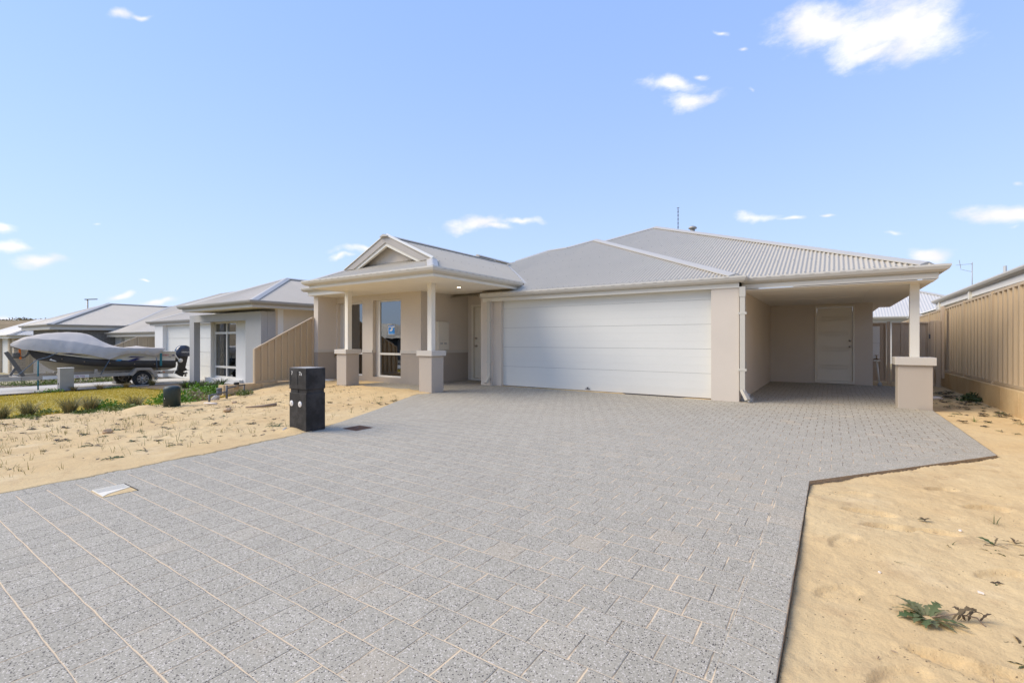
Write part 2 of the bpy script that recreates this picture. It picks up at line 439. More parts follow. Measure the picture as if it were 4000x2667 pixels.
# light settings
SUN_E, SUN_ANG = 2.35, 44.0
SKY_STR, SKY_DUST, SKY_PALE = .117, .1, .92
SKY_TINT = (.33, .33, .36, 1); SKY_ADD = (1.22, 1.95, 3.9, 1); SKY_LOW = (3.3, 4.05, 5.2, 1)
CLOUD_A = (5.6, 5.5, 5.7, 1); CLOUD_B = (4.7, 4.65, 5.3, 1)
EXPO = .82
CLOUDS=[
 ((0.0615, 0.8871, 0.4575), (10.62, 0.55, -3.59), (7.45, -11.0, 20.33), 1.0),
 ((-0.0076, 0.8724, 0.4887), (15.08, 2.09, -4.52), (10.92, -16.12, 28.96), 1.0),
 ((0.1056, 0.8945, 0.4343), (17.41, 0.32, -6.05), (8.41, -12.41, 23.52), 1.0),
 ((0.0471, 0.9002, 0.433), (20.16, 1.34, -6.14), (16.66, -24.6, 49.33), 0.9),
 ((0.1316, 0.885, 0.4467), (26.17, 0.44, -9.7), (23.68, -34.95, 62.28), 0.55),
 ((-0.232, 0.8637, 0.4474), (19.91, 6.38, -3.11), (16.19, -23.9, 54.53), 0.85),
 ((-0.21, 0.8822, 0.4215), (20.23, 5.8, -3.25), (14.41, -21.27, 51.71), 0.85),
 ((-0.1894, 0.8677, 0.4597), (37.8, 11.2, -6.65), (34.64, -51.14, 110.81), 0.45),
 ((-0.1544, 0.8461, 0.5102), (47.54, 13.98, -9.78), (41.87, -61.82, 115.2), 0.5),
 ((-0.1223, 0.8646, 0.4873), (69.6, 17.78, -15.1), (40.14, -59.26, 115.22), 0.4),
 ((-0.1177, 0.9022, 0.4149), (80.28, 17.15, -15.73), (35.55, -52.49, 124.21), 0.3),
 ((-0.6079, 0.7576, 0.2378), (10.26, 7.54, 0.12), (9.43, -13.92, 68.45), 0.9),
 ((-0.5178, 0.8206, 0.2419), (21.8, 13.24, -0.31), (19.1, -28.19, 136.52), 0.8),
 ((-0.576, 0.7849, 0.2285), (17.34, 12.07, 0.06), (13.94, -20.59, 105.88), 0.8),
 ((-0.1133, 0.9658, 0.233), (25.36, 3.21, -3.12), (14.68, -21.67, 96.96), 0.75),
 ((-0.0653, 0.9725, 0.2236), (42.13, 3.58, -5.49), (23.23, -34.29, 155.92), 0.5),
 ((-0.0085, 0.9749, 0.2227), (67.58, 2.33, -9.86), (34.71, -51.25, 225.7), 0.55),
 ((0.2136, 0.9608, 0.1769), (18.94, -4.06, -3.66), (9.44, -13.93, 64.25), 0.95),
 ((0.0971, 0.9805, 0.1709), (42.2, -3.64, -6.02), (25.53, -37.69, 201.76), 0.55),
 ((0.1312, 0.982, 0.1357), (37.28, -4.86, -4.57), (9.85, -14.54, 95.69), 0.9),
 ((0.2068, 0.9654, 0.1586), (63.3, -12.34, -10.61), (24.86, -36.71, 191.0), 0.35),
 ((0.2165, 0.9513, 0.2194), (76.94, -13.89, -18.0), (27.79, -41.03, 150.46), 0.35),
 ((-0.8457, 0.2504, 0.4713), (20.17, 38.91, 14.45), (41.08, -60.65, 105.95), 0.6),
 ((-0.8363, 0.2718, 0.4761), (20.37, 37.38, 13.39), (60.29, -89.02, 156.72), 0.5),
 ((-0.9762, 0.1539, 0.153), (14.42, 75.88, 12.41), (14.36, -21.2, 112.92), 0.9),
 ((-0.979, 0.1594, 0.1268), (7.98, 41.43, 5.55), (11.73, -17.32, 112.35), 0.9),
 ((-0.9744, 0.1931, 0.1155), (7.15, 31.31, 3.58), (9.96, -14.7, 108.58), 0.95),
 ((-0.9568, 0.2799, 0.0787), (16.41, 53.3, 3.58), (12.56, -18.54, 218.58), 0.8),
 ((-0.9441, 0.3139, 0.1009), (28.13, 80.9, 6.55), (23.95, -35.36, 334.05), 0.5),
 ((-0.9401, 0.3344, 0.0659), (13.99, 37.46, 1.9), (7.55, -11.14, 164.27), 0.8),
 ((-0.7804, 0.602, 0.1692), (14.45, 17.58, 1.17), (12.52, -18.49, 123.52), 0.75),
 ((-0.799, 0.5803, 0.1578), (21.14, 27.74, 1.89), (15.82, -23.36, 165.97), 0.5),
 ((-0.9863, 0.1606, 0.0377), (5.62, 31.14, 1.24), (3.77, -5.57, 122.55), 0.8),
 ((-0.9755, 0.2161, 0.0422), (13.01, 55.96, 2.27), (8.31, -12.26, 254.77), 0.5),
 ((-0.9504, 0.2539, 0.1797), (23.18, 76.22, 12.12), (41.74, -61.62, 307.74), 0.25),
]
# ------------------------------------------------------------------ ground
def base(x, y):
    x = np.asarray(x, float); y = np.asarray(y, float)
    sl = np.interp(x, [-60, -47, -23, -20.4, -13.3, -12.3, -9.5, -6], [-1.1, -1.1, -.55, -.48, -.29, -.21, -.10, 0])
    pad = np.where(x > -13.33, 0.0, sl)
    w = smooth((y - 5.4) / 2.9)
    z = sl * (1 - w) + pad * w
    z = np.where(x > 2.62, .34, z)
    return z
def bz(x, y): return float(base(x, y))

DRIVE_R = [(-.17, -5.0), (-.17, 4.9), (1.46, 7.12), (1.46, 11.02)]
DRIVE_L = [(-7.75, 8.1), (-7.88, 7.72), (-7.30, 6.62), (-6.78, 5.72), (-6.42, 5.0), (-6.15, 4.45), (-5.95, 3.95), (-5.82, 3.5), (-5.72, 2.95), (-5.64, 2.2), (-5.58, 1.4), (-5.55, .8), (-5.55, -5.0)]
def offset(path, d):
    out = []
    for i, p in enumerate(path):
        p = Vector(p); d0 = (p - Vector(path[i - 1])).normalized() if i else None
        d1 = (Vector(path[i + 1]) - p).normalized() if i < len(path) - 1 else None
        d0 = d0 or d1; d1 = d1 or d0
        n0 = Vector((-d0.y, d0.x)); n1 = Vector((-d1.y, d1.x)); mm = (n0 + n1).normalized()
        out.append(tuple(p + mm * (d / max(.3, mm.dot(n0)))))
    return out
IN_R = offset(DRIVE_R, .195)
IN_L = offset(DRIVE_L, .195)
REST = [(1.46, 16.3), (-1.6, 16.3), (-1.6, 10.46), (-8.12, 10.46), (-8.12, 11.6), (-9.5, 11.6), (-9.5, 9.5), (-11.0, 9.5), (-11.0, 8.42), (-9.6, 8.36), (-8.2, 8.3)]
OUTLINE = DRIVE_R + REST + DRIVE_L

def inside(poly, x, y):
    r = np.zeros(x.shape, bool); n = len(poly)
    for i in range(n):
        (x0, y0), (x1, y1) = poly[i], poly[(i + 1) % n]
        c = ((y0 > y) != (y1 > y)) & (x < (x1 - x0) * (y - y0) / ((y1 - y0) or 1e-9) + x0)
        r ^= c
    return r

def gridmesh(name, xs, ys, Z, m, smoothf=True):
    nx, ny = len(xs), len(ys)
    X, Y = np.meshgrid(xs, ys)
    v = np.stack([X.ravel(), Y.ravel(), Z.ravel()], 1)
    i = np.arange(nx - 1); j = np.arange(ny - 1); I, J = np.meshgrid(i, j)
    a = (J * nx + I).ravel(); f = np.stack([a, a + 1, a + nx + 1, a + nx], 1)
    me = bpy.data.meshes.new(name)
    me.vertices.add(len(v)); me.vertices.foreach_set('co', v.ravel())
    me.loops.add(f.size); me.loops.foreach_set('vertex_index', f.ravel())
    me.polygons.add(len(f)); me.polygons.foreach_set('loop_start', np.arange(0, f.size, 4)); me.polygons.foreach_set('loop_total', np.full(len(f), 4))
    if smoothf: me.polygons.foreach_set('use_smooth', np.ones(len(f), bool))
    me.update(); me.validate(); me.materials.append(m)
    o = bpy.data.objects.new(name, me); COL.objects.link(o); ORG[o.name] = (0, 0, 0)
    return o

def sandmat():
    m, nt, b, pos = newmat('sand')
    big = nt.noise(pos, .55, 4, .6); mid = nt.noise(pos, 3.5, 4, .65); fine = nt.noise(pos, 190, 2, .7)
    c = nt.mix(nt.sm(big, .35, .68), rgb((.635, .478, .258)), rgb((.585, .418, .212)))
    c = nt.mix(nt.m('MULTIPLY', nt.sm(mid, .50, .72), .55), c, rgb((.45, .305, .16)))
    c = nt.mix(nt.m('MULTIPLY', nt.sm(nt.noise(pos, 1.7, 3, .6), .55, .75), .5), c, rgb((.695, .55, .33)))
    f = nt.m('ADD', nt.m('MULTIPLY', nt.m('SUBTRACT', fine, .5), .36), 1.0)
    c = nt.mul(c, f)
    # scattered dark grit
    for sc, th, dk in ((26, .15, .8), (60, .19, .7), (130, .24, .55)):
        vo = nt.node('ShaderNodeTexVoronoi'); nt.put(vo.inputs['Vector'], pos); vo.inputs['Scale'].default_value = sc
        keep = nt.m('GREATER_THAN', nt.noise(pos, sc * .31, 1), .60)
        sp = nt.m('MULTIPLY', nt.m('SUBTRACT', 1.0, nt.sm(vo.outputs['Distance'], th * .6, th)), keep)
        c = nt.mix(nt.m('MULTIPLY', sp, dk), c, rgb((.10, .07, .045)))
    nt.l.new(c, b.inputs['Base Color']); b.inputs['Roughness'].default_value = .95; b.inputs['Specular IOR Level'].default_value = .15
    h = nt.m('ADD', nt.m('MULTIPLY', fine, .25), nt.m('ADD', nt.noise(pos, 34, 4, .65), nt.m('MULTIPLY', nt.noise(pos, 9, 4, .6), 2.0)))
    nt.l.new(nt.bump(h, .55, .012), b.inputs['Normal'])
    return m
M['sand'] = sandmat()

def paving(kind):
    """square exposed-aggregate pavers in stretcher courses, sand brushed into the joints"""
    m, nt, b, pos = newmat('paver_' + kind)
    sp = nt.node('ShaderNodeSeparateXYZ')
    if kind == 'field': nt.l.new(pos, sp.inputs[0])
    else:
        uv = nt.node('ShaderNodeUVMap'); nt.l.new(uv.outputs[0], sp.inputs[0])
    PW, PH = (.187, .1835) if kind == 'field' else (.187, .1951)
    wob = nt.m('MULTIPLY', nt.m('SUBTRACT', nt.noise(pos, 7, 2), .5), .008)
    x = nt.m('ADD', sp.outputs[0], wob)
    wob2 = nt.m('MULTIPLY', nt.m('SUBTRACT', nt.noise(pos, 6.1, 3), .5), .010)
    y = nt.m('ADD', sp.outputs[1], wob2)
    if kind == 'field': y = nt.m('ADD', y, .0175)
    v = nt.m('DIVIDE', y, PH); row = nt.m('FLOOR', v)
    sh = nt.m('MULTIPLY', nt.m('MODULO', nt.m('ABSOLUTE', row), 2.0), .5)
    wn = nt.node('ShaderNodeTexWhiteNoise', noise_dimensions='1D'); nt.put(wn.inputs['W'], row)
    sh = nt.m('ADD', sh, nt.m('MULTIPLY', wn.outputs[0], .12))
    u = nt.m('ADD', nt.m('DIVIDE', x, PW), sh); colm = nt.m('FLOOR', u)
    fu = nt.m('SUBTRACT', u, colm); fv = nt.m('SUBTRACT', v, row)
    du = nt.m('MULTIPLY', nt.m('MINIMUM', fu, nt.m('SUBTRACT', 1.0, fu)), PW)
    dv = nt.m('MULTIPLY', nt.m('MINIMUM', fv, nt.m('SUBTRACT', 1.0, fv)), PH)
    cb = nt.node('ShaderNodeCombineXYZ'); nt.put(cb.inputs[0], colm); nt.put(cb.inputs[1], row)
    wt = nt.node('ShaderNodeTexWhiteNoise', noise_dimensions='3D'); nt.l.new(cb.outputs[0], wt.inputs['Vector'])
    sepc = nt.node('ShaderNodeSeparateColor'); nt.l.new(wt.outputs['Color'], sepc.inputs[0])
    # aggregate
    vo = nt.node('ShaderNodeTexVoronoi'); nt.put(vo.inputs['Vector'], pos); vo.inputs['Scale'].default_value = 210
    sc = nt.node('ShaderNodeSeparateColor'); nt.l.new(vo.outputs['Color'], sc.inputs[0])
    c = nt.mix(sc.outputs[0], rgb((.322, .294, .232)), rgb((.44, .40, .316)))
    c = nt.mix(nt.m('GREATER_THAN', sc.outputs[1], .90), c, rgb((.60, .54, .46)))
    vd = nt.node('ShaderNodeTexVoronoi'); nt.put(vd.inputs['Vector'], pos); vd.inputs['Scale'].default_value = 125
    sd = nt.node('ShaderNodeSeparateColor'); nt.l.new(vd.outputs['Color'], sd.inputs[0])
    dark = nt.m('MULTIPLY', nt.m('GREATER_THAN', sd.outputs[0], nt.m('SUBTRACT', .84, nt.m('MULTIPLY', sepc.outputs[0], .10))),
                nt.m('LESS_THAN', vd.outputs['Distance'], .42))
    c = nt.mix(dark, c, rgb((.105, .092, .082)))
    tone = nt.m('ADD', .96, nt.m('MULTIPLY', sepc.outputs[1], .075))
    tone = nt.m('MULTIPLY', tone, nt.m('ADD', .93, nt.m('MULTIPLY', nt.noise(pos, .5, 3, .6), .14)))
    c = nt.mul(c, tone)
    # sand brushed over: joints along the courses are full, the cross joints only here and there
    lo = nt.noise(pos, .42, 3, .6); pn = nt.noise(pos, 2.2, 3, .6)
    sand = rgb((.60, .465, .305))
    spx = nt.node('ShaderNodeSeparateXYZ'); nt.l.new(pos, spx.inputs[0])
    east = nt.sm(spx.outputs[0], -4.2, -1.2)
    film = nt.m('MULTIPLY', nt.m('ADD', nt.sm(sepc.outputs[2], .90, 1.0), nt.m('MULTIPLY', nt.sm(pn, .56, .72), .5)), nt.m('MULTIPLY', nt.sm(lo, .40, .62), .42))
    film = nt.m('MULTIPLY', film, nt.m('ADD', .22, nt.m('MULTIPLY', east, .45)))
    c = nt.mix(film, c, sand)
    jn = nt.noise(pos, 24, 3, .7); jn2 = nt.noise(pos, 5.3, 2)
    jvw = nt.m('MULTIPLY', nt.m('ADD', .0030, nt.m('MULTIPLY', nt.m('MULTIPLY', jn, nt.sm(jn2, .2, .7)), .0065)), nt.m('SUBTRACT', 1.0, nt.m('MULTIPLY', nt.m('MULTIPLY', east, nt.sm(nt.noise(pos, 1.9, 2), .36, .58)), .72)))
    juw = nt.m('ADD', .0015, nt.m('MULTIPLY', nt.m('MULTIPLY', jn, nt.sm(jn2, .30, .70)), nt.m('ADD', .0025, nt.m('MULTIPLY', east, .0085))))
    if kind == 'edge': jvw, juw = juw, nt.m('MULTIPLY', juw, .6)
    back = nt.sm(spx.outputs[1], 5.0, 8.6)
    jvw = nt.m('MULTIPLY', jvw, nt.m('ADD', 1.0, nt.m('MULTIPLY', back, 1.3))); juw = nt.m('MULTIPLY', juw, nt.m('ADD', 1.0, nt.m('MULTIPLY', back, .7)))
    mv = nt.m('SUBTRACT', 1.0, nt.sm(dv, nt.m('MULTIPLY', jvw, .55), jvw))
    mu = nt.m('SUBTRACT', 1.0, nt.sm(du, nt.m('MULTIPLY', juw, .55), juw))
    jsand = nt.mix(nt.m('MULTIPLY', back, .75), rgb((.64, .50, .335)), rgb((.13, .11, .085)))
    jdark = nt.mix(nt.m('MULTIPLY', east, nt.sm(jn2, .35, .6)), rgb((.10, .085, .07)), jsand)
    c = nt.mix(nt.m('MULTIPLY', mu, .92), c, jdark)
    c = nt.mix(nt.m('MULTIPLY', mv, .95), c, jsand if kind == 'field' else jdark)
    nt.l.new(c, b.inputs['Base Color']); b.inputs['Roughness'].default_value = .88; b.inputs['Specular IOR Level'].default_value = .2
    rough = nt.m('ADD', nt.m('MULTIPLY', vo.outputs['Distance'], -.5), nt.noise(pos, 60, 2))
    edge = nt.m('MINIMUM', nt.sm(du, 0, .006), nt.sm(dv, 0, .006))
    tilt = nt.m('MULTIPLY', sepc.outputs[0], .25)
    h = nt.m('ADD', nt.m('MULTIPLY', rough, .30), nt.m('ADD', nt.m('MULTIPLY', edge, 1.0), tilt))
    nt.l.new(nt.bump(h, .5, .006), b.inputs['Normal'])
    return m
M['paver'] = paving('field'); M['paveredge'] = paving('edge')
M['paverside'] = mat('paver_side', (.33, .27, .21), .95, var=.2, vs=20, grain=.4, gs=60)

def fine_axis(parts):
    out = []
    for a, b, st in parts: out += list(np.arange(a, b, st))
    return np.array(out + [parts[-1][1]])
def build_sand():
    xs = fine_axis([(-13.30, -6.8, .05), (-6.8, -5.2, .03), (-5.2, -.5, .16), (-.5, 1.7, .016), (1.7, 2.62, .03)])
    ys = fine_axis([(-3.0, 1.4, .12), (1.4, 5.4, .018), (5.4, 12.0, .05), (12.0, 27.0, .12)])
    X, Y = np.meshgrid(xs, ys)
    Z = base(X, Y)
    left = X < -4
    n = fbm(X * 1.1, Y * 1.1, 3) * .030 + fbm(X * 4.5 + 9, Y * 4.5, 3) * .011 + fbm(X * 17, Y * 17 + 3, 3) * .007
    nr = fbm(X * 1.6 + 31, Y * 1.6, 2) * .020 + fbm(X * 5 + 3, Y * 5, 2) * .010 + fbm(X * 26, Y * 26 + 3, 2) * .0045
    near_edge = smooth((-6.1 - X) / .6)
    Z = Z + np.where(left, n * (.25 + .75 * near_edge) + .004, nr - .024)
    # footprints: a hollow with a pushed-up rim
    def foot(cx, cy, L, W, ang, d):
        nonlocal Z
        u = (X - cx) * math.cos(ang) + (Y - cy) * math.sin(ang); v = -(X - cx) * math.sin(ang) + (Y - cy) * math.cos(ang)
        r = np.sqrt((u / L) ** 2 + (v / (W * (1 + .25 * u / L))) ** 2)
        d = d * 1.05; Z = Z - d * smooth((1.1 - r) / .28) + d * .35 * np.exp(-((r - 1.25) / .20) ** 2)
        Z = Z + np.where(r < 1, .0035 * np.sin(u * 190), 0)
    for a in ((.30, 4.03, .15, .055, .35, .022), (.545, 4.12, .14, .05, .15, .022), (.40, 2.47, .15, .055, -.25, .024), (.60, 2.50, .13, .05, -.1, .022),
              (.22, 4.32, .16, .07, .2, .02), (.05, 3.6, .13, .05, 1.1, .014), (.75, 3.55, .14, .055, .6, .016), (.20, 2.25, .14, .055, .9, .016),
              (.95, 4.9, .15, .06, .5, .02), (1.15, 3.9, .14, .055, 1.0, .018), (.12, 4.75, .14, .06, .3, .012), (.02, 2.9, .12, .05, .7, .012), (1.5, 5.6, .15, .06, .4, .02), (.75, 5.3, .15, .06, .8, .016)):
        foot(*a)
    r2 = np.random.default_rng(3)
    for i in range(26):
        foot(r2.uniform(-13, -6.9), r2.uniform(1.2, 8.0), .15, .06, r2.uniform(0, 3.1), .022)
    # mound against the letterbox and the soil heap beside the green pillar
    Z += .05 * np.exp(-(((X + 6.10) / .16) ** 2 + ((Y - 3.66) / .09) ** 2))
    Z += .10 * np.exp(-(((X + 11.6) / .45) ** 2 + ((Y - 3.75) / .25) ** 2))
    ins = inside(OUTLINE, X - np.where(X < -4.5, .035 + .05 * fbm(X * 5 + 2, Y * 5, 3), 0), Y)
    Z = np.where(ins, -.07, Z)
    return gridmesh('sand_ground', xs, ys, Z, M['sand'])
tag(build_sand(), kind='structure')

def earthmat():
    m, nt, b, pos = newmat('earth')
    n = nt.noise(pos, .35, 5, .6)
    c = nt.mix(nt.sm(n, .4, .6), rgb((.30, .25, .14)), rgb((.40, .32, .18)))
    c = nt.mix(nt.sm(nt.noise(pos, 2.3, 4, .6), .5, .65), c, rgb((.14, .15, .06)))
    nt.l.new(c, b.inputs['Base Color']); b.inputs['Roughness'].default_value = .95
    nt.l.new(nt.bump(nt.noise(pos, 8, 4), .5, .05), b.inputs['Normal'])
    return m
M['earth'] = earthmat()
gx = np.concatenate([[-900, -500, -300], np.arange(-200, -60, 10), np.arange(-60, 60, 1.0), np.arange(60, 200, 20), [300, 500, 900]])
gy = np.concatenate([[-900, -400, -200, -100], np.arange(-60, 60, 1.0), np.arange(60, 200, 20), [300, 500, 900]])
GX, GY = np.meshgrid(gx, gy)
GZ = base(GX, GY) - .10
GZ = np.where((GX > -15) & (GX < 3.5) & (GY > -4) & (GY < 28), np.minimum(GZ, -.45), GZ)
tag(gridmesh('ground', gx, gy, GZ, M['earth']), kind='structure')

def build_drive():
    bm = bmesh.new(); uvl = bm.loops.layers.uv.new('UVMap')
    def face(pts, mi, uvs=None):
        f = bm.faces.new([bm.verts.new((p[0], p[1], p[2] if len(p) > 2 else 0.0)) for p in pts]); f.material_index = mi
        for i, l in enumerate(f.loops): l[uvl].uv = uvs[i] if uvs else (pts[i][0], pts[i][1])
    face(IN_R + REST + IN_L, 0)
    for outer, inner in ((DRIVE_R, IN_R), (DRIVE_L, IN_L)):
        s = 0
        for i in range(len(outer) - 1):
            L = (Vector(outer[i + 1]) - Vector(outer[i])).length
            face([outer[i], outer[i + 1], inner[i + 1], inner[i]], 1, [(s, .001), (s + L, .001), (s + L, .194), (s, .194)]); s += L
    n = len(OUTLINE)
    for i in range(n):
        p, q = OUTLINE[i], OUTLINE[(i + 1) % n]
        face([(p[0], p[1], -.075), (q[0], q[1], -.075), (q[0], q[1], 0), (p[0], p[1], 0)], 2)
    me = bpy.data.meshes.new('driveway'); bm.to_mesh(me); bm.free()
    for k in ('paver', 'paveredge', 'paverside'): me.materials.append(M[k])
    o = bpy.data.objects.new('driveway', me); COL.objects.link(o); ORG[o.name] = (0, 0, 0)
    return tag(o, kind='structure')
build_drive()

# neighbour's lot: lawn soil, concrete drive, garden strips
def sheet(name, x0, x1, y0, y1, dz, m, st=.4):
    xs = np.arange(x0, x1 + st * .5, st); ys = np.arange(y0, y1 + st * .5, st)
    X, Y = np.meshgrid(xs, ys)
    return tag(gridmesh(name, xs, ys, base(X, Y) + dz, m), kind='structure')
M['lawnsoil'] = mat('lawn_thatch', (.36, .28, .04), .95, var=.15, vs=3, grain=.3, gs=60, col2=(.44, .34, .06))
M['conc'] = mat('drive_concrete', (.50, .485, .46), .9, var=.08, vs=1.5, grain=.15, gs=80, bump=.2)
M['mulch'] = mat('garden_mulch', (.13, .10, .07), .95, var=.3, vs=6, grain=.5, gs=30, bump=.6, bs=20, bd=.03)
sheet('lawn', -21.3, -13.1, -6, 6.6, .012, M['lawnsoil'])
sheet('neighbour_driveway', -26.6, -21.75, -6, 10.0, .03, M['conc'])
sheet('garden_bed', -21.7, -13.5, 6.5, 9.2, .03, M['mulch'])
sheet('garden_strip', -29.4, -26.7, -6, 9.6, .04, M['mulch'])
sheet('verge_strip', -21.75, -21.25, -6, 6.6, .05, M['mulch'], st=.25)
sheet('far_yard', -47.0, -29.6, -6, 11.0, .02, M['earth'])
M['asphalt'] = mat('road_asphalt', (.055, .055, .056), .9, var=.1, vs=1, grain=.3, gs=80)
sheet('road', -60, 40, -13, -6.5, .05, M['asphalt'], st=2.0)

def hillfn(x, y):
    t = smooth((-112 - x) / 50)
    return -1.4 + t * (8.0 + 1.6 * fbm(x * .02, y * .02 + 4, 3)) + t * fbm(x * .12, y * .12, 3) * .7
hx = np.arange(-330, -108, 2.5); hy = np.arange(-120, 170, 2.5); HX, HY = np.meshgrid(hx, hy)
M['dune'] = mat('dry_dune', (.30, .215, .115), .95, var=.15, vs=.12, grain=.3, gs=1.2, col2=(.19, .14, .065), bump=.5, bs=.9, bd=.4)
tag(gridmesh('hill', hx, hy, hillfn(HX, HY), M['dune']), kind='structure')
# ------------------------------------------------------------------ the house
GUT = [(0, 0), (.045, -.002), (.10, .035), (.125, .085), (.125, .118), (.105, .118), (.10, .095), (.0, .06)]
def gutter(mb, path, z, mi=0, slots=None, s=1.0):
    mb.sweep(path, [(o * s, z + h * s) for o, h in GUT], mi)
    if slots is not None:
        for p, q in zip(path, path[1:]):
            p = Vector(p); q = Vector(q); L = (q - p).length; d = (q - p) / L; nrm = Vector((d.y, -d.x))
            t = .2
            while t < L - .2:
                a = p + d * t + nrm * .1255; b = a + d * .085
                mb.bar((a.x, a.y, z + .089), (b.x, b.y, z + .089), .003, .006, slots)
                t += .24
T = .4245
house = thing('house', 'beige rendered house with a wide white garage door, corner porch and pale corrugated roof', 'house', (-5, 12, 0))

def wall_with_holes(mb, axis, c0, c1, a0, a1, z0, z1, holes, mi=0):
    """wall slab across an axis ('y': faces -Y, runs along x), holes = (a0, a1, z0, z1)"""
    cuts = sorted({a0, a1, *[h[0] for h in holes], *[h[1] for h in holes]})
    for p, q in zip(cuts, cuts[1:]):
        hs = [h for h in holes if h[0] < (p + q) / 2 < h[1]]
        zz = [z0] + sorted(sum([[h[2], h[3]] for h in hs], [])) + [z1]
        for i in range(0, len(zz), 2):
            if zz[i + 1] > zz[i]:
                if axis == 'y': mb.box(p, q, c0, c1, zz[i], zz[i + 1], mi)
                else: mb.box(c0, c1, p, q, zz[i], zz[i + 1], mi)

W1 = (-13.17, -11.94, .14, 2.41); W2 = (-11.46, -10.25, .14, 2.43)
# bedroom wall under the porch: upper render, darker dado, projecting band between
mb = MB()
wall_with_holes(mb, 'y', 9.45, 9.69, -13.23, -9.45, .865, 2.75, [W1, W2])
mb.box(-9.69, -9.45, 9.692, 11.6, .865, 2.75)
mb.box(-13.45, -13.23, 8.80, 9.69, .865, 2.75)
mb.build('wall', M['wall'], house)
mb = MB()
wall_with_holes(mb, 'y', 9.448, 9.69, -13.23, -9.448, -.3, .865, [(W1[0], W1[1], .14, .865), (W2[0], W2[1], .14, .865)])
mb.box(-9.69, -9.448, 9.692, 11.6, -.1, .865)
mb.box(-13.45, -13.228, 8.798, 9.69, -.6, .865)
mb.build('dado', M['dado'], house)
mb = MB()
for a, b in ((-13.22, W1[0]), (W1[1], W2[0]), (W2[1], -9.43)): mb.box(a, b, 9.428, 9.46, .862, .945)
mb.box(-9.46, -9.428, 9.40, 11.6, .862, .945); mb.box(-13.24, -13.208, 8.78, 9.46, .862, .945); mb.box(-13.46, -13.2, 8.778, 8.81, .862, .945)
mb.build('render_band', M['cap'], house)
# porch recess end wall, garage walls, carport walls
mb = MB()
wall_with_holes(mb, 'y', 11.5, 11.72, -9.45, -8.10, -.1, 2.75, [(-9.27, -8.40, .06, 2.33)])
mb.box(-8.10, -7.745, 10.42, 10.72, -.1, 2.40); mb.box(-7.745, -7.47, 10.50, 10.72, -.1, 2.40)
mb.box(-8.10, -7.9, 10.722, 11.5, -.1, 2.75)
mb.build('wall', M['wall'], house)
mb = MB()
mb.box(-2.085, -1.56, 10.42, 10.70, -.1, 2.42)
mb.box(-1.80, -1.56, 10.702, 16.2, -.1, 2.42)
wall_with_holes(mb, 'y', 16.2, 16.45, -1.80, .90, -.1, 2.42, [(-.43, .50, .06, 2.22)])
mb.box(.66, .90, 16.452, 26.0, -.1, 2.42)
mb.build('wall', M['wall'], house)
# hidden rear shell, so the house closes off the light
mb = MB(); mb.box(-13.45, -13.2, 9.692, 26, -.6, 2.7); mb.box(-13.2, .9, 26, 26.2, -.1, 2.5)
mb.build('rear_wall', M['wall'], house)

# bedroom behind the two tall windows
mb = MB()
mb.box(-13.2, -9.7, 12.6, 12.7, 0, 2.6); mb.box(-13.2, -9.7, 9.7, 12.6, 2.6, 2.65); mb.box(-9.75, -9.70, 9.7, 12.6, .05, 2.6); mb.box(-13.2, -13.15, 9.7, 12.6, .05, 2.6)
mb.build('room_lining', M['room'], house)
MB().box(-13.2, -9.7, 9.7, 12.6, 0, .05).build('room_floor', M['roomfloor'], house)

def window(x0, x1, z0, z1, yf, mull=(), trans=(), parent=house, fm='frame', fw=.05, dep=.07, gm='glass', bars=None):
    fr = MB()
    fr.box(x0, x0 + fw, yf, yf + dep, z0, z1); fr.box(x1 - fw, x1, yf, yf + dep, z0, z1)
    fr.box(x0 + fw, x1 - fw, yf, yf + dep, z0, z0 + fw); fr.box(x0 + fw, x1 - fw, yf, yf + dep, z1 - fw, z1)
    for mx in mull: fr.box(mx - fw / 2, mx + fw / 2, yf + .002, yf + dep, z0 + fw, z1 - fw)
    for tz in trans:
        xx = [x0 + fw] + [q for mx in mull for q in (mx - fw / 2, mx + fw / 2)] + [x1 - fw]
        for i in range(0, len(xx), 2): fr.box(xx[i], xx[i + 1], yf + .004, yf + dep, tz - fw * .6, tz + fw * .6)
    w = fr.build('window', M[fm], parent, bevel=.004)
    MB().box(x0 + fw * .5, x1 - fw * .5, yf + dep * .45, yf + dep * .55, z0 + fw * .5, z1 - fw * .5).build('glass', M[gm], w)
    return w
w1 = window(-13.02, -11.94, .14, 2.41, 9.55, trans=(.83,))
w2 = window(-11.31, -10.25, .14, 2.43, 9.55, trans=(.83,))
mb = MB(); mb.box(-13.17, -13.02, 9.56, 9.66, .14, 2.41); mb.box(-11.46, -11.31, 9.56, 9.66, .14, 2.43); mb.build('window_jamb', M['cap'], house)
# blind half drawn inside the right-hand window
mb = MB(); mb.box(-11.27, -10.95, 9.80, 9.81, .9, 2.38); mb.box(-10.62, -10.30, 9.80, 9.81, .9, 2.38); mb.build('blind', M['blind'], house)
mb = MB(); mb.box(-12.45, -11.98, 9.80, 9.81, .9, 2.36); mb.build('blind', M['blind'], house)
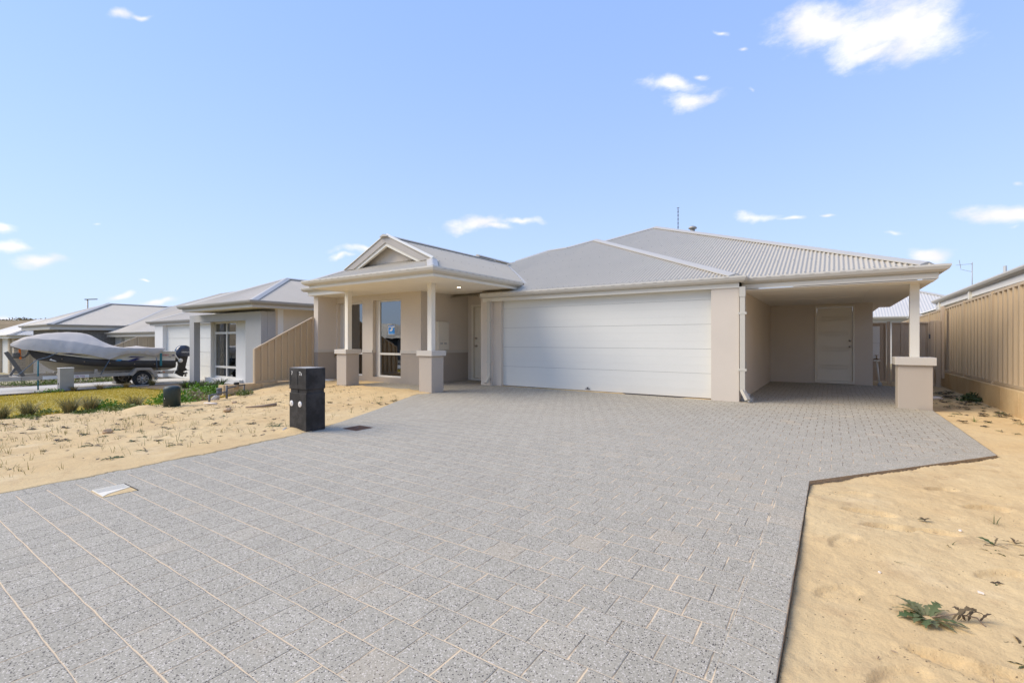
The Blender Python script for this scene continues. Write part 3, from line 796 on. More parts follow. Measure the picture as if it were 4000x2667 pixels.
# security sticker on the pane
st = MB().box(-10.922, -10.655, 9.5805, 9.5815, 1.405, 1.67).build('security_sticker', M['sblue'], w2)
mb = MB(); yy0, yy1 = 9.578, 9.580
mb.box(-10.922, -10.655, yy0, yy1, 1.612, 1.648); mb.box(-10.922, -10.912, yy0, yy1, 1.405, 1.612); mb.box(-10.912, -10.655, yy0, yy1, 1.405, 1.416)
def q(x, z): return (-10.922 + x * .267, 1.405 + z * .265)
mb.prism([q(*p) for p in ((.24, .47), (.5, .62), (.70, .66), (.74, .50), (.46, .36), (.34, .40), (.28, .33), (.22, .45))], yy0, yy1, 'y')
mb.prism([q(*p) for p in ((.49, .62), (.57, .62), (.57, .78), (.49, .78))], yy0, yy1, 'y')
mb.prism([q(*p) for p in ((.57, .74), (.78, .78), (.78, .71), (.57, .68))], yy0, yy1, 'y')
mb.build('sticker_print', M['letter'], w2)
mb = MB()
for z in (.07, .13, .19, .25): mb.box(*sorted((q(.12, z)[0], q(.88 - .1 * (z > .2), z)[0])), yy0, yy1, q(0, z)[1], q(0, z + .035)[1])
mb.build('sticker_print', M['spale'], w2)
text('sticker_print', 'WARNING', .036, (-10.905, 9.577, 1.617), (R(90), 0, 0), M['sblue'], w2, .0004, sx=1.12)

# front door in the recess
mb = MB(); mb.box(-9.27, -9.20, 11.44, 11.60, .06, 2.33); mb.box(-8.47, -8.40, 11.44, 11.60, .06, 2.33); mb.box(-9.20, -8.47, 11.44, 11.60, 2.26, 2.33); mb.box(-9.27, -8.40, 11.42, 11.60, .01, .07)
fd = mb.build('front_door', M['door'], house, bevel=.004)
mb = MB(); mb.box(-9.195, -8.475, 11.535, 11.575, .08, 2.255)
for z in (.25, .9, 1.55): mb.box(-9.08, -8.59, 11.53, 11.536, z, z + .5)
mb.build('door_leaf', M['door'], fd, bevel=.006)
for z, rr in ((1.06, .032), (1.30, .028)):
    MB().lathe((-9.13, 11.535, z), [(rr, 0), (rr, -.01), (rr * .45, -.015), (rr * .45, -.04), (rr, -.048), (rr * .9, -.075), (0, -.08)], 16, axis='y').build('door_knob', M['chrome'], fd)

# meter box on the side wall
mb = MB(); mb.box(-9.45, -9.30, 9.98, 10.45, .95, 1.77); m0 = mb.build('meter_box', M['offwhite'], house, bevel=.006)
mb = MB(); mb.box(-9.30, -9.288, 10.0, 10.43, 1.24, 1.75); mb.box(-9.30, -9.288, 10.0, 10.43, .97, 1.225); mb.build('box_door', M['offwhite'], m0, bevel=.004)
mb = MB(); mb.box(-9.288, -9.285, 10.06, 10.17, 1.12, 1.17); mb.box(-9.288, -9.285, 10.22, 10.33, 1.12, 1.17); mb.build('meter_window', M['greybox'], m0)

# porch ceiling, fascia, gutter
mb = MB(); mb.box(-11.40, -6.98, 7.33, 10.28, 2.60, 2.615); mb.box(-11.40, -8.11, 10.28, 11.5, 2.602, 2.617); mb.box(-8.11, -6.98, 10.28, 10.95, 2.602, 2.617)
mb.box(-13.45, -11.40, 8.62, 9.45, 2.60, 2.615)
mb.build('soffit', M['soffit'], house)
roof = MB()
# porch roof (gablet over a hipped skirt)
EX0, EX1, EY = -11.42, -6.95, 7.30
TP, ZP, XR = .475, 2.765, -9.15
roof.corr('X', 1, ZP, EY, TP, [(EX0, EY), (EX1, EY)], [(EX0, EY), (EX0 + 1.0, EY + 1.0), (EX1 - 1.0, EY + 1.0), (EX1, EY)])
roof.corr('Y', -1, ZP, EX1, TP, [(EY, EX1), (10.95, EX1), (13.15, XR)], [(EY, EX1), (7.92, EX1 - .62), (7.921, XR), (13.15, XR)], screws=True)
roof.corr('Y', 1, ZP, EX0, TP * 2.2 / 2.27, [(EY, EX0), (13.1, EX0)], [(EY, EX0), (7.92, EX0 + .62), (7.921, XR), (13.1, XR)])
# garage hip
Z1 = 2.505; GY0 = 10.28
A = (-7.02, 15.78); AZ = Z1 + T * 5.5
roof.corr('X', 1, Z1, GY0, T, screws=True, lo=[(-12.6, 11.2), (-8.6, 11.2), (-7.96, GY0), (-1.52, GY0)],
          hi=[(-12.6, 11.2), (-9.15, 13.75), (-8.5, 14.85), (-8.05, 14.93), (-7.80, 15.0), A, (-1.52, GY0)])
roof.corr('Y', -1, Z1, -1.52, T, [(GY0, -1.52), (16.6, -1.52)], [(GY0, -1.52), (A[1], A[0]), (16.6, A[0])])
# main hip behind
MX1, MY = 1.46, 10.66
Pk = (-5.42, 17.54); PZ = Z1 + T * 6.88
roof.corr('X', 1, Z1, MY, T, [(-12.3, MY), (MX1, MY)], [(-12.3, MY), Pk, (MX1, MY)], screws=True)
roof.corr('Y', -1, Z1, MX1, T, [(MY, MX1), (26, MX1)], [(MY, MX1), (Pk[1], Pk[0]), (22.5, Pk[0]), (26, -1.9)])
roof.corr('Y', 1, Z1, -12.3, T, [(MY, -12.3), (26, -12.3)], [(MY, -12.3), (Pk[1], Pk[0]), (22.5, Pk[0]), (26, -8.9)], sub=4)
# bedroom wing beside the boundary
roof.corr('X', 1, 2.79, 8.60, T, [(-13.75, 8.60), (-11.2, 8.60)], [(-13.75, 8.60), (-11.55, 10.80), (-11.2, 10.80)])
roof.corr('Y', 1, 2.79, -13.75, T, [(8.60, -13.75), (16, -13.75)], [(8.60, -13.75), (10.8, -11.55), (16, -11.55)], sub=4)
rf = roof.build('roof', [M['roof'], M['slot']], house, recalc=False)
rc = MB()
zr = ZP + TP * (EX1 - XR)
rc.hipcap((XR, 7.86, zr), (XR, 12.4, zr), .13)
rc.hipcap((XR - .02, 11.6, zr + .07), (XR - .02, 13.3, zr + .05), .10)
rc.hipcap((EX1, EY, ZP), (EX1 - .70, EY + .70, ZP + TP * .70), .12, lift=.045); rc.hipcap((EX0, EY, ZP), (EX0 + .70, EY + .70, ZP + TP * .70), .12)
rc.hipcap((-1.60, 10.36, Z1 + .03), (A[0], A[1], AZ), .17); rc.hipcap((A[0], A[1], AZ), (-7.80, 15.0, Z1 + T * 4.72), .12)
rc.hipcap((-7.78, 14.98, Z1 + T * 4.70), (-8.5, 14.85, Z1 + T * 4.57), .10); rc.hipcap((-8.5, 14.85, Z1 + T * 4.57), (-9.15, 13.75, Z1 + T * 3.47), .10)
rc.hipcap((MX1 - .1, MY + .1, Z1 + T * .1), (Pk[0], Pk[1], PZ), .17); rc.hipcap((Pk[0], Pk[1], PZ), (Pk[0], 22.5, PZ), .15); rc.hipcap((Pk[0], Pk[1], PZ), (-12.3, MY, Z1), .13)
rc.hipcap((-13.75, 8.60, 2.79), (-11.55, 10.80, 2.79 + T * 2.2), .13)
# valley trays
for p, qv, zq in (((-6.98, 10.93), (XR, 13.15), None),):
    rc.bar((p[0], p[1], Z1 + T * (p[1] - GY0) + .012), (qv[0], qv[1], Z1 + T * (qv[1] - GY0) + .05), .16, .01)
rc.build('ridge_cap', M['ridge'], rf)
# gablet: triangular sheet set back, barge boards, verge capping
zb = ZP + TP * .72
mb = MB(); mb.prism([(XR - 1.55, zb - .02), (XR + 1.55, zb - .02), (XR, zr - .06)], 8.19, 8.24, 'y'); mb.build('gable_sheet', M['wall'], rf)
mb = MB()
for sx in (-1, 1):
    mb.bar((XR + sx * 1.56, 7.93, zb - .03), (XR, 7.93, zr - .03), .03, .20, up=(0, 1, 0)) if False else None
    pts = [(XR + sx * 1.60, zb - .02), (XR, zr + .035), (XR, zr - .165), (XR + sx * 1.22, zb - .02)]
    mb.prism(pts, 7.925, 7.95, 'y')
mb.build('barge_cap', M['barge'], rf)
mb = MB()
for sx in (-1, 1): mb.hipcap((XR + sx * 1.60, 7.96, zb + .0), (XR + sx * .03, 7.96, zr + .02), .055, .03, .035)
mb.build('verge_cap', M['trim'], rf)
mb = MB()
for sx in (-1, 1):
    mb.prism([(XR + sx * 1.30, zb - .02), (XR, zr - .13), (XR, zr - .25), (XR + sx * 1.06, zb - .02)], 7.952, 8.02, 'y')
mb.build('barge_board', M['trim'], rf)
# fascia boards
fa = MB()
def fascia(path, z0, z1, t=.025): fa.sweep(path, [(0, z0), (0, z1), (-t, z1), (-t, z0)])
fascia([(-11.41, 8.62), (-11.41, 7.33), (-6.97, 7.33), (-6.97, 10.90)], 2.585, 2.72)
fascia([(-11.415, 7.322), (-6.962, 7.322), (-6.962, 10.3)], 2.60, 2.64, .01)
fascia([(-13.47, 9.3), (-13.47, 8.61), (-11.42, 8.61)], 2.615, 2.80)
fascia([(-8.02, 10.395), (-1.555, 10.395)], 2.29, 2.43)
fa.box(-8.02, -1.56, 10.396, 10.70, 2.31, 2.42)
fascia([(-8.02, 10.388), (-1.555, 10.388)], 2.335, 2.385, .01)
fascia([(-1.55, 10.715), (1.485, 10.715), (1.485, 18.7)], 2.285, 2.43)
fascia([(-1.55, 10.707), (1.493, 10.707)], 2.325, 2.375, .01)
fascia([(1.20, 18.7), (1.20, 26)], 2.285, 2.43)
fa.build('fascia', M['trim'], rf)
gu = MB()
gutter(gu, [(-11.42, 8.60), (-11.42, 7.30), (-6.955, 7.30), (-6.955, 10.62)], 2.665, 0, 1)
gutter(gu, [(-13.50, 9.6), (-13.50, 8.585), (-11.6, 8.585)], 2.73, 0)
gutter(gu, [(-8.0, 10.37), (-1.53, 10.37), (-1.53, 10.69), (1.505, 10.69), (1.505, 18.72)], 2.392, 0, 1)
gutter(gu, [(1.22, 18.73), (1.22, 26)], 2.392, 0)
gu.box(-8.012, -7.998, 10.25, 10.39, 2.40, 2.505)
gu.build('gutter', [M['gutter'], M['slot']], rf)
# roof vent and mast aerial
vt = MB(); vx, vy = -4.4, 18.7; vz = 4.98
vt.lathe((vx, vy, vz - .1), [(.085, 0), (.085, .58)], 16); vt.lathe((vx, vy, vz + .46), [(.10, 0), (.15, .02), (.155, .05), (.12, .09), (.06, .12), (0, .13)], 24)
vt.build('roof_vent', M['galv'], rf)
an = MB(); ax, ay = -4.87, 18.44; PZ2 = 5.18
an.tube([(ax, ay, PZ2 - .1), (ax, ay, PZ2 + 1.10)], .013, 6)
an.bar((ax - .05, ay, PZ2 + 1.08), (ax + .05, ay, PZ2 + 1.08), .015, .015); an.bar((ax, ay - .05, PZ2 + 1.0), (ax, ay + .05, PZ2 + 1.0), .015, .015)
for z in (.35, .50, .65, .80, .93): an.lathe((ax, ay, PZ2 + z), [(.022, -.02), (.022, .02)], 8)
an.build('aerial_mast', M['darkgrey'], rf)

# carport ceiling with battens
mb = MB(); mb.box(-1.56, 1.46, 10.74, 16.2, 2.262, 2.277); mb.box(.90, 1.46, 16.2, 18.7, 2.262, 2.277); mb.box(.9, 1.18, 18.7, 26, 2.262, 2.277)
mb.build('soffit', M['soffit'], house)
mb = MB(); mb.box(-1.55, 1.46, 11.02, 11.06, 2.255, 2.264); mb.box(.62, .66, 11.07, 16.19, 2.254, 2.264); mb.box(-1.55, .60, 13.8, 13.83, 2.256, 2.264)
mb.build('ceiling_batten', M['soffit'], house)

# porch piers with timber posts, and the carport pier
def pier(x0, x1, y0, y1, ztop, zcap, zpost, px, py, pw):
    p = MB().box(x0, x1, y0, y1, -.15, zcap).build('pier', M['pier'], house, bevel=.006)
    MB().box(x0 - .045, x1 + .045, y0 - .045, y1 + .045, zcap, ztop).build('pier_cap', M['cap'], p, bevel=.006)
    MB().box(px - pw / 2, px + pw / 2, py - pw / 2, py + pw / 2, ztop, zpost).build('post', M['post'], p, bevel=.003)
pier(-8.19, -7.78, 8.13, 8.54, .988, .862, 2.60, -7.985, 8.335, .135)
pier(-11.42, -11.0, 8.17, 8.59, .985, .862, 2.60, -11.19, 8.38, .135)
pier(.985, 1.465, 11.10, 11.60, .925, .785, 2.27, 1.235, 11.33, .135)

# sectional garage door: four panels with pressed ribs, header strip and a low handle
gd = MB().box(-7.47, -2.085, 10.60, 10.63, 2.095, 2.31).build('garage_door', M['gdoor'], house)
for i in range(4):
    z0 = .012 + i * .521; mb = MB(); L = .517
    for z, h in ((0, .165), (.169, .176), (.349, L - .349)):
        mb.box(-7.47, -2.085, 10.605, 10.64, z0 + z, z0 + z + h)
    mb.box(-7.47, -2.085, 10.607, 10.642, z0, z0 + L)
    mb.build('door_panel', M['gdoor'], gd, bevel=.0015)
MB().box(-7.47, -2.085, 10.615, 10.64, -.02, 2.12).build('panel_backing', M['darkgrey'], gd)
mb = MB(); mb.box(-5.01, -4.89, 10.59, 10.604, .045, .06); mb.box(-4.965, -4.935, 10.575, 10.604, .05, .095); mb.build('door_handle', M['darkgrey'], gd)

# side door in the carport
mb = MB(); mb.box(-.43, -.385, 16.17, 16.33, .06, 2.22); mb.box(.455, .50, 16.17, 16.33, .06, 2.22); mb.box(-.385, .455, 16.17, 16.33, 2.17, 2.22); mb.box(-.43, .50, 16.15, 16.33, .02, .085)
sd = mb.build('side_door', M['door'], house, bevel=.003)
mb = MB(); mb.box(-.38, .45, 16.262, 16.285, .09, 2.165)
G_ = .011; yl0, yl1 = 16.225, 16.2615; zz = .092
for z in (.44, .94, 1.38, 1.81):
    mb.box(-.378, .448, yl0, yl1, zz, z - G_); mb.box(-.378, -.26, yl0, yl1, z - G_, z + .085 + G_); mb.box(.335, .448, yl0, yl1, z - G_, z + .085 + G_)
    mb.box(-.26 + G_, .335 - G_, yl0, yl1, z, z + .022); mb.box(-.26 + G_, .335 - G_, yl0, yl1, z + .063, z + .085); mb.box(-.26 + G_, .335 - G_, yl0 + .012, yl1, z + .022, z + .063)
    zz = z + .085 + G_
mb.box(-.378, .448, yl0, yl1, zz, 2.163)
mb.build('door_leaf', M['door'], sd)
for z, rr in ((1.06, .03), (1.23, .034)):
    MB().lathe((.39, 16.225, z), [(rr, 0), (rr, -.01), (rr * .45, -.015), (rr * .45, -.04), (rr, -.048), (rr * .9, -.075), (0, -.08)], 16, axis='y').build('door_knob', M['chrome'], sd)

# downpipes with straps and kicked-out shoes
def downpipe(x, y, ztop, kick):
    mb = MB(); w = .095
    mb.box(x - w / 2, x + w / 2, y - .035, y + .03, .22, ztop); mb.box(x - w / 2 - .008, x + w / 2 + .008, y - .043, y + .03, ztop - .20, ztop + .001)
    k = Vector(kick)
    mb.bar(Vector((x, y, .245)), Vector((x, y, .245)) + k, w * .98, .064, up=(-k.z * k.x, -k.z * k.y, 1))
    for z in (.62, 1.75): mb.box(x - w / 2 - .03, x + w / 2 + .03, y - .04, y + .033, z, z + .045)
    mb.build('downpipe', M['dpipe'], house, bevel=.003)
downpipe(-7.79, 10.385, 2.30, (-.03, -.11, -.17))
downpipe(-1.49, 10.40, 2.30, (.10, -.06, -.19))
# grey junction box and conduit on the carport wall
mb = MB(); mb.box(-1.56, -1.46, 10.52, 10.70, .555, .80); jb = mb.build('junction_box', M['greybox'], house, bevel=.006)
MB().tube([(-1.525, 10.56, .56), (-1.525, 10.56, .36), (-1.50, 10.53, .25), (-1.42, 10.48, .1), (-1.38, 10.44, -.01)], .015, 8).build('conduit', M['white'], house)
mb = MB(); mb.box(-1.555, -1.34, 10.62, 10.85, 0, .07); mb.tube([(-1.44, 10.72, .06), (-1.44, 10.72, .15)], .045, 12); mb.tube([(-1.50, 10.80, .06), (-1.50, 10.80, .17)], .03, 10)
mb.build('drain_riser', M['greybox'], house)
# porch tap on the wall, downlight
mb = MB(); mb.tube([(-13.09, 9.45, .78), (-13.09, 9.36, .78)], .014, 8); mb.tube([(-13.17, 9.36, .80), (-13.02, 9.36, .80)], .012, 6); mb.tube([(-13.09, 9.36, .79), (-13.09, 9.30, .76), (-13.09, 9.28, .70)], .015, 8)
mb.lathe((-13.17, 9.36, .80), [(.02, -.02), (.02, .02)], 8); mb.lathe((-13.02, 9.36, .80), [(.02, -.02), (.02, .02)], 8)
mb.build('garden_tap', M['brass'], house)
mb = MB(); mb.tube([(-13.14, 9.44, .50), (-13.14, 9.44, .05)], .012, 6); mb.build('tap_pipe', M['darkgrey'], house)
m, nt, b, pos = newmat('lit_downlight'); b.inputs['Emission Color'].default_value = (1, .72, .42, 1); b.inputs['Emission Strength'].default_value = 10.0
M['lit'] = m
dl = MB().lathe((-7.93, 9.28, 2.585), [(.062, 0), (.062, .015), (.044, .015), (.044, .004)], 24).build('downlight', M['white'], house)
MB().lathe((-7.93, 9.28, 2.5835), [(.046, .001), (.046, 0), (0, .0)], 24).build('lamp_lens', M['lit'], dl)
# hot-water cabinet behind the carport wall
mb = MB(); mb.box(.90, 1.07, 16.50, 16.86, .72, 1.62); hw = mb.build('water_heater', M['white'], house, bevel=.01)
MB().box(.91, 1.075, 16.495, 16.50, 1.15, 1.156).build('cabinet_seam', M['greybox'], hw)

# things by the side of the house
tp = thing('garden_tap', 'brass garden tap on a leaning pale standpipe by the carport wall', 'tap', (.98, 16.35, 0))
MB().tube([(1.06, 16.30, 0), (.99, 16.36, .68)], .022, 8).build('standpipe', M['trim'], tp)
mb = MB(); mb.tube([(.93, 16.36, .72), (1.02, 16.36, .72), (1.05, 16.33, .67)], .016, 8); mb.tube([(.99, 16.36, .72), (.99, 16.36, .82)], .012, 8); mb.bar((.95, 16.36, .825), (1.03, 16.36, .825), .014, .012)
mb.build('tap_head', M['brass'], tp)
MB().box(.92, 1.07, 16.28, 16.42, .66, .70).build('tap_bracket', M['trim'], tp)
MB().lathe((1.06, 16.28, 0), [(.05, 0), (.06, .03), (.03, .09), (0, .10)], 10).build('tap_base', M['greybox'], tp)
# ------------------------------------------------------------------ right-hand boundary
def ribsheet(mb, axis, c, side, a0, a1, zb, zt, period=.19, depth=.03, mi=0):
    """ribbed steel sheet in a plane; side = +1/-1 gives the way the ribs stand out; zb, zt: functions of a"""
    prof = []; a = a0
    while a < a1:
        for da, o in ((0, 0), (.60, 0), (.63, 1), (.90, 1), (.93, 0)):
            if a + da * period <= a1: prof.append((a + da * period, o * depth))
        a += period
    prof.append((a1, 0)); vs = []; fs = []
    for i, (p, o) in enumerate(prof):
        for z in (zb(p), zt(p)):
            vs.append((c + side * o, p, z) if axis == 'y' else (p, c + side * o, z))
        if i: fs.append((2 * i - 2, 2 * i, 2 * i + 1, 2 * i - 1))
    mb.add(vs, fs, mi)
FT = lambda y: 2.195 - .0085 * (y - 11); FB = lambda y: .415 - .0075 * (y - 11)
lw = thing('retaining_wall', 'low limestone block wall carrying the long steel fence right of the house', 'retaining wall', (2.6, 12, -.1))
mb = MB(); y = -3.0
while y < 27:
    mb.prism([(y + .004, -.2), (y + .996, -.2), (y + .996, FB(y + 1) - .012), (y + .004, FB(y) - .012)], 2.50, 2.74, 'x'); y += 1.0
mb.build('stone_course', M['lime'], lw, bevel=.008)
fe = thing('metal_fence', 'long beige ribbed steel fence standing on the limestone wall right of the house', 'fence', (2.6, 12, .4))
posts = [.82, 3.24, 5.66, 8.08, 10.50, 12.92, 15.35, 17.80, 20.22, 22.64, 25.06, 27.4]
for p, qn in zip(posts, posts[1:]):
    mb = MB(); ribsheet(mb, 'y', 2.625, -1, p + .03, qn - .03, lambda a: FB(a) + .02, lambda a: FT(a) - .02, .30, .042)
    mb.build('fence_panel', M['fence'], fe, recalc=False)
    mb = MB(); mb.bar((2.61, p + .03, FT(p) - .015), (2.61, qn - .03, FT(qn) - .015), .055, .05); mb.bar((2.61, p + .03, FB(p) + .022), (2.61, qn - .03, FB(qn) + .022), .055, .05)
    mb.build('fence_rail', M['fencetrim'], fe)
for p in posts: MB().box(2.56, 2.66, p - .028, p + .028, FB(p) - .02, FT(p) + .012).build('fence_post', M['fencetrim'], fe, bevel=.004)

gt = thing('side_gate', 'brown steel side gate closing the passage beside the carport', 'gate', (1.7, 17.25, 0))
for a, b in ((.92, 1.27), (1.39, 2.20)):
    mb = MB(); ribsheet(mb, 'x', 17.26, -1, a + .03, b - .03, lambda t: .10, lambda t: 1.70, .27, .02); mb.build('gate_panel', M['gate'], gt, recalc=False)
    mb = MB(); mb.box(a, a + .035, 17.22, 17.27, .06, 1.74); mb.box(b - .035, b, 17.22, 17.27, .06, 1.74); mb.box(a + .035, b - .035, 17.222, 17.268, 1.70, 1.74); mb.box(a + .035, b - .035, 17.222, 17.268, .06, .10)
    mb.build('gate_frame', M['gate'], gt)
for x0, x1 in ((1.28, 1.355), (2.21, 2.30), (2.33, 2.43)): MB().box(x0, x1, 17.20, 17.29, -.05, 1.77).build('gate_post', M['gate'], gt, bevel=.004)
mb = MB(); mb.box(2.185, 2.215, 17.19, 17.22, 1.28, 1.40); mb.build('gate_latch', M['darkgrey'], gt)
mb = MB(); mb.box(2.44, 2.50, 17.18, 17.32, .2, 2.16); mb.build('corner_post', M['gate'], gt, bevel=.004)

def simple_wall(par, x0, x1, y0, y1, z0, z1, m='render_white', name='wall'): return MB().box(x0, x1, y0, y1, z0, z1).build(name, M[m], par)
# neighbour on the right: only its eaves and roof show over the fence
hr = thing('house', 'pale house showing only its gutter and white fascia above the right fence', 'house', (7, 14, .3))
simple_wall(hr, 3.95, 10, 3.2, 25.0, .3, 2.72)
mb = MB(); mb.corr('Y', 1, 2.80, 3.44, .37, [(2.6, 3.44), (25.4, 3.44)], [(2.6, 3.44), (6, 6.84), (22, 6.84), (25.4, 3.44)], sub=4)
mb.corr('X', 1, 2.80, 2.6, .37, [(3.44, 2.6), (10.2, 2.6)], [(3.44, 2.6), (6.84, 6.0), (10.2, 2.6)], sub=4)
rr = mb.build('roof', M['roof_white'], hr, recalc=False)
mb = MB(); gutter(mb, [(3.42, 25.4), (3.42, 2.62), (10.2, 2.62)], 2.70); mb.build('gutter', M['gutter'], rr)
mb = MB(); mb.sweep([(3.43, 25.38), (3.43, 2.64), (10.2, 2.64)], [(0, 2.53), (0, 2.76), (-.03, 2.76), (-.03, 2.53)]); mb.build('fascia', M['render_white'], rr)
MB().box(3.44, 3.95, 3, 25.2, 2.54, 2.56).build('soffit', M['soffit'], rr)
for yy in (19.4, 24.3): MB().box(3.37, 3.45, yy, yy + .16, 2.42, 2.70).build('rainhead', M['trim'], rr)
MB().tube([(5.2, 24.4, 3.2), (5.2, 24.4, 3.95)], .05, 10).build('vent_pipe', M['greybox'], rr)
an = MB(); q0 = Vector((5.0, 28.2, 0))
an.tube([(5.0, 28.2, 2.9), (5.0, 28.2, 4.62)], .016, 6); an.bar((5.02, 28.2, 4.55), (4.45, 28.05, 4.515), .014, .014)
an.bar((4.62, 28.1, 4.38), (4.57, 28.1, 4.74), .018, .014); an.bar((4.60, 28.1, 4.34), (5.0, 28.2, 4.20), .012, .012)
an.build('aerial', M['galv'], rr)
# house behind
hb = thing('house', 'white corrugated roof of the house behind the side gate', 'house', (2, 36, -.2))
simple_wall(hb, -6, 6.9, 30.5, 42, -.3, 2.4)
mb = MB(); mb.corr('X', 1, 2.4, 30, T, [(-6.6, 30), (7.4, 30)], [(-6.6, 30), (.4, 37), (7.4, 30)], sub=4, pitch=.12, amp=.014)
mb.corr('Y', -1, 2.4, 7.4, T, [(30, 7.4), (44, 7.4)], [(30, 7.4), (37, .4), (44, 7.4)], sub=4)
rr = mb.build('roof', M['roof_white'], hb, recalc=False)
mb = MB(); mb.hipcap((7.4, 30, 2.4), (.4, 37, 2.4 + T * 7), .2); mb.hipcap((-6.6, 30, 2.4), (.4, 37, 2.4 + T * 7), .2); mb.build('ridge_cap', M['ridge'], rr)
mb = MB(); gutter(mb, [(-6.6, 30), (7.4, 30)], 2.3); mb.build('gutter', M['gutter'], rr)
mb = MB(); mb.corr('Y', 1, 2.30, 2.95, .36, [(25.6, 2.95), (29.8, 2.95)], [(25.6, 3.5), (29.8, 3.5)], sub=4); pr = mb.build('patio_roof', M['roof_white'], hb, recalc=False)
mb = MB(); mb.box(3.46, 3.60, 25.6, 29.8, 2.46, 2.54); mb.build('patio_beam', M['render_white'], pr)

# ------------------------------------------------------------------ left-hand boundary
lw = thing('retaining_wall', 'low limestone block wall stepping out of the sand under the sloping fence', 'retaining wall', (-13.4, 7.4, -.4))
mb = MB()
for y0, y1 in ((6.17, 7.13), (7.136, 7.60), (7.606, 8.79)): mb.box(-13.62, -13.38, y0, y1, -.75, .035 if y0 < 7.14 else .02)
mb.box(-13.64, -13.36, 6.10, 6.168, -.75, .04)
mb.build('stone_course', M['lime2'], lw, bevel=.008)
fe = thing('metal_fence', 'beige ribbed steel fence with a top that climbs towards the house, on the left', 'fence', (-13.5, 7.9, 0))
FZ = lambda y: 1.0 + (y - 6.98) * .532
mb = MB(); ribsheet(mb, 'y', -13.47, 1, 7.02, 8.74, lambda a: .06, lambda a: FZ(a) - .02, .2, .045); mb.build('fence_panel', M['fence'], fe, recalc=False)
mb = MB(); mb.bar((-13.46, 6.98, FZ(6.98) - .01), (-13.46, 8.76, FZ(8.76) - .01), .06, .045); mb.box(-13.49, -13.43, 7.0, 8.76, .04, .085); mb.build('fence_rail', M['fencetrim'], fe)
for yy, zt in ((6.97, .99), (8.765, 1.95)): MB().box(-13.51, -13.42, yy - .025, yy + .025, .03, zt).build('fence_post', M['fencetrim'], fe, bevel=.004)

# ------------------------------------------------------------------ next-door house with the grey portal
h1 = thing('house', 'white house with a grey portal round its tall window, next door on the left', 'house', (-21, 12, -.55))
G = -.6
pz = 2.21
mb = MB(); mb.box(-21.16, -20.77, 8.40, 8.62, G, pz); mb.box(-16.83, -15.81, 8.40, 8.62, G, pz); mb.box(-20.77, -16.83, 8.40, 8.62, 1.93, pz)
mb.box(-16.83, -15.81, 8.622, 8.9, G, pz); mb.box(-20.77, -16.83, 8.622, 8.998, 1.98, pz - .03)
mb.build('portal_frame', M['render_grey'], h1, bevel=.006)
mb = MB()
wall_with_holes(mb, 'y', 9.0, 9.2, -20.62, -15.85, G, 2.42, [(-20.53, -18.73, -.235, 1.96)])
mb.box(-20.95, -18.2, 8.86, 8.999, G, -.245)
mb.build('wall', M['render_white'], h1)
mb = MB(); mb.box(-16.1, -15.85, 9.202, 11.2, G, 2.42); mb.box(-15.849, -13.6, 11.0, 11.2, G, 2.1); mb.box(-20.62, -20.4, 9.202, 9.9, G, 2.42)
mb.box(-16.829, -15.852, 8.902, 8.999, G, 2.42); mb.build('wall', M['render_cream'], h1)
mb = MB(); mb.box(-20.55, -20.49, 8.90, 8.985, G, 1.99); mb.build('downpipe', M['trim'], h1)
ww = window(-20.53, -18.73, -.235, 1.96, 9.03, mull=(-19.53,), trans=(.193, 1.524), parent=h1, fw=.07)
mb = MB(); mb.box(-20.45, -19.58, 9.16, 9.17, -.2, 1.93); mb.box(-19.48, -18.78, 9.3, 9.31, 1.0, 1.93); mb.box(-19.45, -19.2, 9.25, 9.26, -.2, 1.5); mb.build('blind', M['blind'], h1)
MB().box(-20.6, -16.2, 9.205, 11.5, 1.94, 2.0).build('ceiling', M['room'], h1)
MB().box(-20.6, -16.2, 11.0, 11.05, G, 2.0).build('room_lining', M['room'], h1)
# garage
mb = MB(); mb.box(-28.6, -27.64, 9.78, 10.1, G, 2.05); mb.box(-21.6, -20.62, 9.92, 10.1, G, 2.05); mb.box(-27.64, -21.6, 9.94, 10.1, 1.97, 2.1); mb.build('wall', M['render_white'], h1)
gd = MB().box(-27.64, -21.6, 10.0, 10.03, G, 1.97).build('garage_door', M['gdoor'], h1)
for i in range(4): MB().box(-27.64, -21.6, 9.96, 9.995, G + .03 + i * .635, G + .655 + i * .635).build('door_panel', M['gdoor'], gd, bevel=.004)
mb = MB()
mb.corr('X', 1, 2.50, 7.83, T, [(-20.4, 7.83), (-15.3, 7.83)], [(-20.4, 7.83), (-18.1, 10.68), (-15.3, 7.83)], pitch=.0762, sub=4)
mb.corr('Y', -1, 2.50, -15.3, T, [(7.83, -15.3), (13.3, -15.3)], [(7.83, -15.3), (10.65, -18.1), (12.6, -18.1), (13.3, -18.1)], sub=6)
mb.corr('X', 1, 2.18, 9.70, T, [(-29.1, 9.70), (-18.2, 9.70)], [(-29.1, 9.70), (-26.2, 12.6), (-18.2, 12.6)], sub=4)
mb.corr('Y', 1, 2.18, -29.1, T, [(9.7, -29.1), (20, -29.1)], [(9.7, -29.1), (12.6, -26.2), (20, -26.2)], sub=4)
mb.corr('X', 1, 2.24, 10.55, T, [(-16.5, 10.55), (-13.55, 10.55)], [(-16.5, 13), (-13.55, 13)], sub=6)
rr = mb.build('roof', M['roof_grey'], h1, recalc=False)
mb = MB(); AZ1 = 2.5 + T * 2.83
